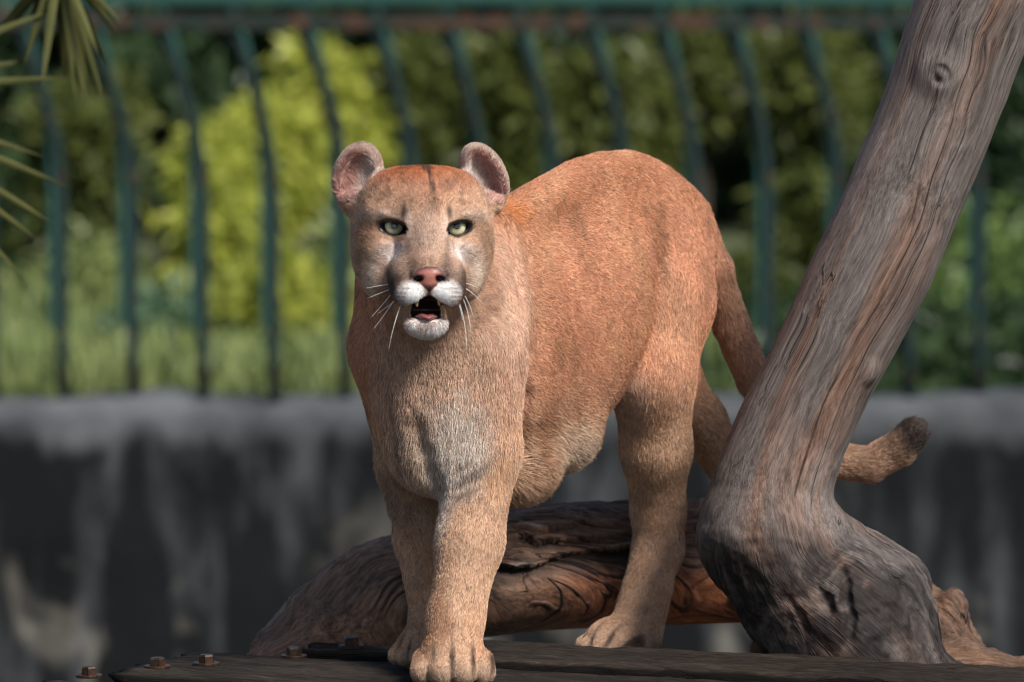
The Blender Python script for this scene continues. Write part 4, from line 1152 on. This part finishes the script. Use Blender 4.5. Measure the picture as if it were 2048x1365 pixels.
# ------------------------------------------------------------------ eyes, teeth, tongue, whiskers
def uv_sphere(n=24, m=16):
    V = [(0, 0, 1)]
    for i in range(1, m):
        th = math.pi*i/m
        for j in range(n): V.append((math.sin(th)*math.cos(2*math.pi*j/n), math.sin(th)*math.sin(2*math.pi*j/n), math.cos(th)))
    V.append((0, 0, -1)); F = []
    for j in range(n): F.append((0, 1+j, 1+(j+1) % n, 1+(j+1) % n))
    for i in range(m-2):
        for j in range(n):
            a = 1+i*n+j; bq = 1+i*n+(j+1) % n; F.append((a, a+n, bq+n, bq))
    e = len(V)-1
    for j in range(n): F.append((e, 1+(m-2)*n+(j+1) % n, 1+(m-2)*n+j, 1+(m-2)*n+j))
    return np.array(V, float), F
def poly_mesh(name, V, F, smooth=True):
    me = bpy.data.meshes.new(name)
    me.from_pydata([tuple(map(float, v)) for v in V], [], [tuple(dict.fromkeys(int(i) for i in f)) for f in F]); me.update()
    if smooth: me.polygons.foreach_set('use_smooth', [True]*len(me.polygons))
    return me
m_eye, t, b = new_mat('eye_iris')
oc = attr(t, 'eyec')
sx = N(t, 'SeparateXYZ'); t.links.new(oc, sx.inputs[0])
r2 = math_n(t, 'SQRT', math_n(t, 'ADD', math_n(t, 'MULTIPLY', sx.outputs[0], sx.outputs[0]), math_n(t, 'MULTIPLY', sx.outputs[1], sx.outputs[1])))
fib = noise_n(t, mapping(t, oc, (6, 6, 0.5)), 3, 3)
iris = ramp(t, r2, [(0.0, (0.004,)*3), (0.25, (0.004,)*3), (0.30, (0.26, 0.23, 0.13)), (0.50, (0.66, 0.61, 0.36)), (0.68, (0.50, 0.45, 0.25)), (0.74, (0.01, 0.009, 0.008)), (0.80, (0.012, 0.01, 0.01)), (1.0, (0.02, 0.016, 0.015))])
t.links.new(mixc(t, 0.35, iris, ramp(t, fib, [(0.3, (0.5,)*3), (0.7, (1.2,)*3)]), 'MULTIPLY'), b.inputs['Base Color'])
b.inputs['Roughness'].default_value = 0.05; b.inputs['Coat Weight'].default_value = 1.0; b.inputs['Coat Roughness'].default_value = 0.02
SV, SF = uv_sphere(32, 24)
for s, (ea, eb) in zip((-1, 1), EYES):
    R = 25.0
    cen = H(ea, eb+1, 76)
    bulge = SV.copy(); bulge[:, 2] *= 1.0
    up = math.radians(7.0); HCu = HC*math.cos(up)+HB*math.sin(up); HBu = HB*math.cos(up)-HC*math.sin(up)
    Vw = to_world(cen + (SV@np.stack([HA, HBu, HCu]))*R)
    eo = poly_mesh('eye', Vw, SF); vec_attr(eo, 'eyec', SV)
    link('eye', eo, m_eye, cougar)
m_tooth = plain('tooth', (0.62, 0.43, 0.17), 0.3); m_tongue = plain('tongue_skin', (0.22, 0.07, 0.07), 0.22)
def bent_cone(p0, p1, r, sag=0, n=8, segs=6):
    V, F = [], []
    p0, p1 = np.array(p0, float), np.array(p1, float); ax = p1-p0; L = np.linalg.norm(ax); ax /= L
    sd_ = np.cross(ax, [0.3, 0.2, 1]); sd_ /= np.linalg.norm(sd_); up_ = np.cross(sd_, ax)
    for i in range(segs+1):
        tt = i/segs; c = p0+ax*L*tt + up_*sag*math.sin(math.pi*tt)
        rr_ = r*(1-tt)**0.6 + r*0.03
        for j in range(n):
            an = 2*math.pi*j/n; V.append(c + (sd_*math.cos(an)+up_*math.sin(an))*rr_)
    for i in range(segs):
        for j in range(n):
            F.append((i*n+j, i*n+(j+1) % n, (i+1)*n+(j+1) % n, (i+1)*n+j))
    F.append(tuple(range(n))[::-1]); F.append(tuple(range(segs*n, (segs+1)*n)))
    return np.array(V), F
for a0, b0, b1, r in ((-23, -126, -145, 5.5), (22, -125, -143, 5.5)):
    V, F = bent_cone(H(a0, b0, 163), H(a0*0.96, b1, 166), r)
    link('tooth', poly_mesh('tooth', to_world(V), F), m_tooth, cougar)
V, F = uv_sphere(20, 12); V = V*np.array([23, 9, 48]); V[:, 1] -= 3*np.exp(-(V[:, 0]/6)**2)
link('tongue', poly_mesh('tongue', to_world(H(-1, -164, 128)+V@HEAD), F), m_tongue, cougar)
m_wh = plain('whisker_hair', (0.85, 0.83, 0.80), 0.4)
wr = np.random.default_rng(3)
WH = [(-1, (-62, -106, 158), (-118, -128, 120), 12), (-1, (-66, -112, 152), (-112, -168, 120), 10), (-1, (-60, -122, 158), (-108, -192, 130), 8), (-1, (-56, -126, 160), (-100, -160, 130), 9), (-1, (-66, -100, 150), (-122, -108, 110), 10), (-1, (-50, -130, 160), (-78, -235, 150), -14),
      (1, (62, -108, 158), (92, -168, 145), 14), (1, (64, -114, 152), (86, -200, 150), 16), (1, (58, -122, 158), (78, -238, 150), 18), (1, (66, -104, 152), (112, -138, 125), 10), (1, (54, -124, 160), (70, -175, 150), 8), (1, (66, -98, 150), (104, -108, 118), 8)]
for s, a, bq, sag in WH:
    V, F = bent_cone(H(*a), H(*bq), 0.75, sag*0.8, 5, 10)
    link('whisker', poly_mesh('whisker', to_world(V), F), m_wh, cougar)
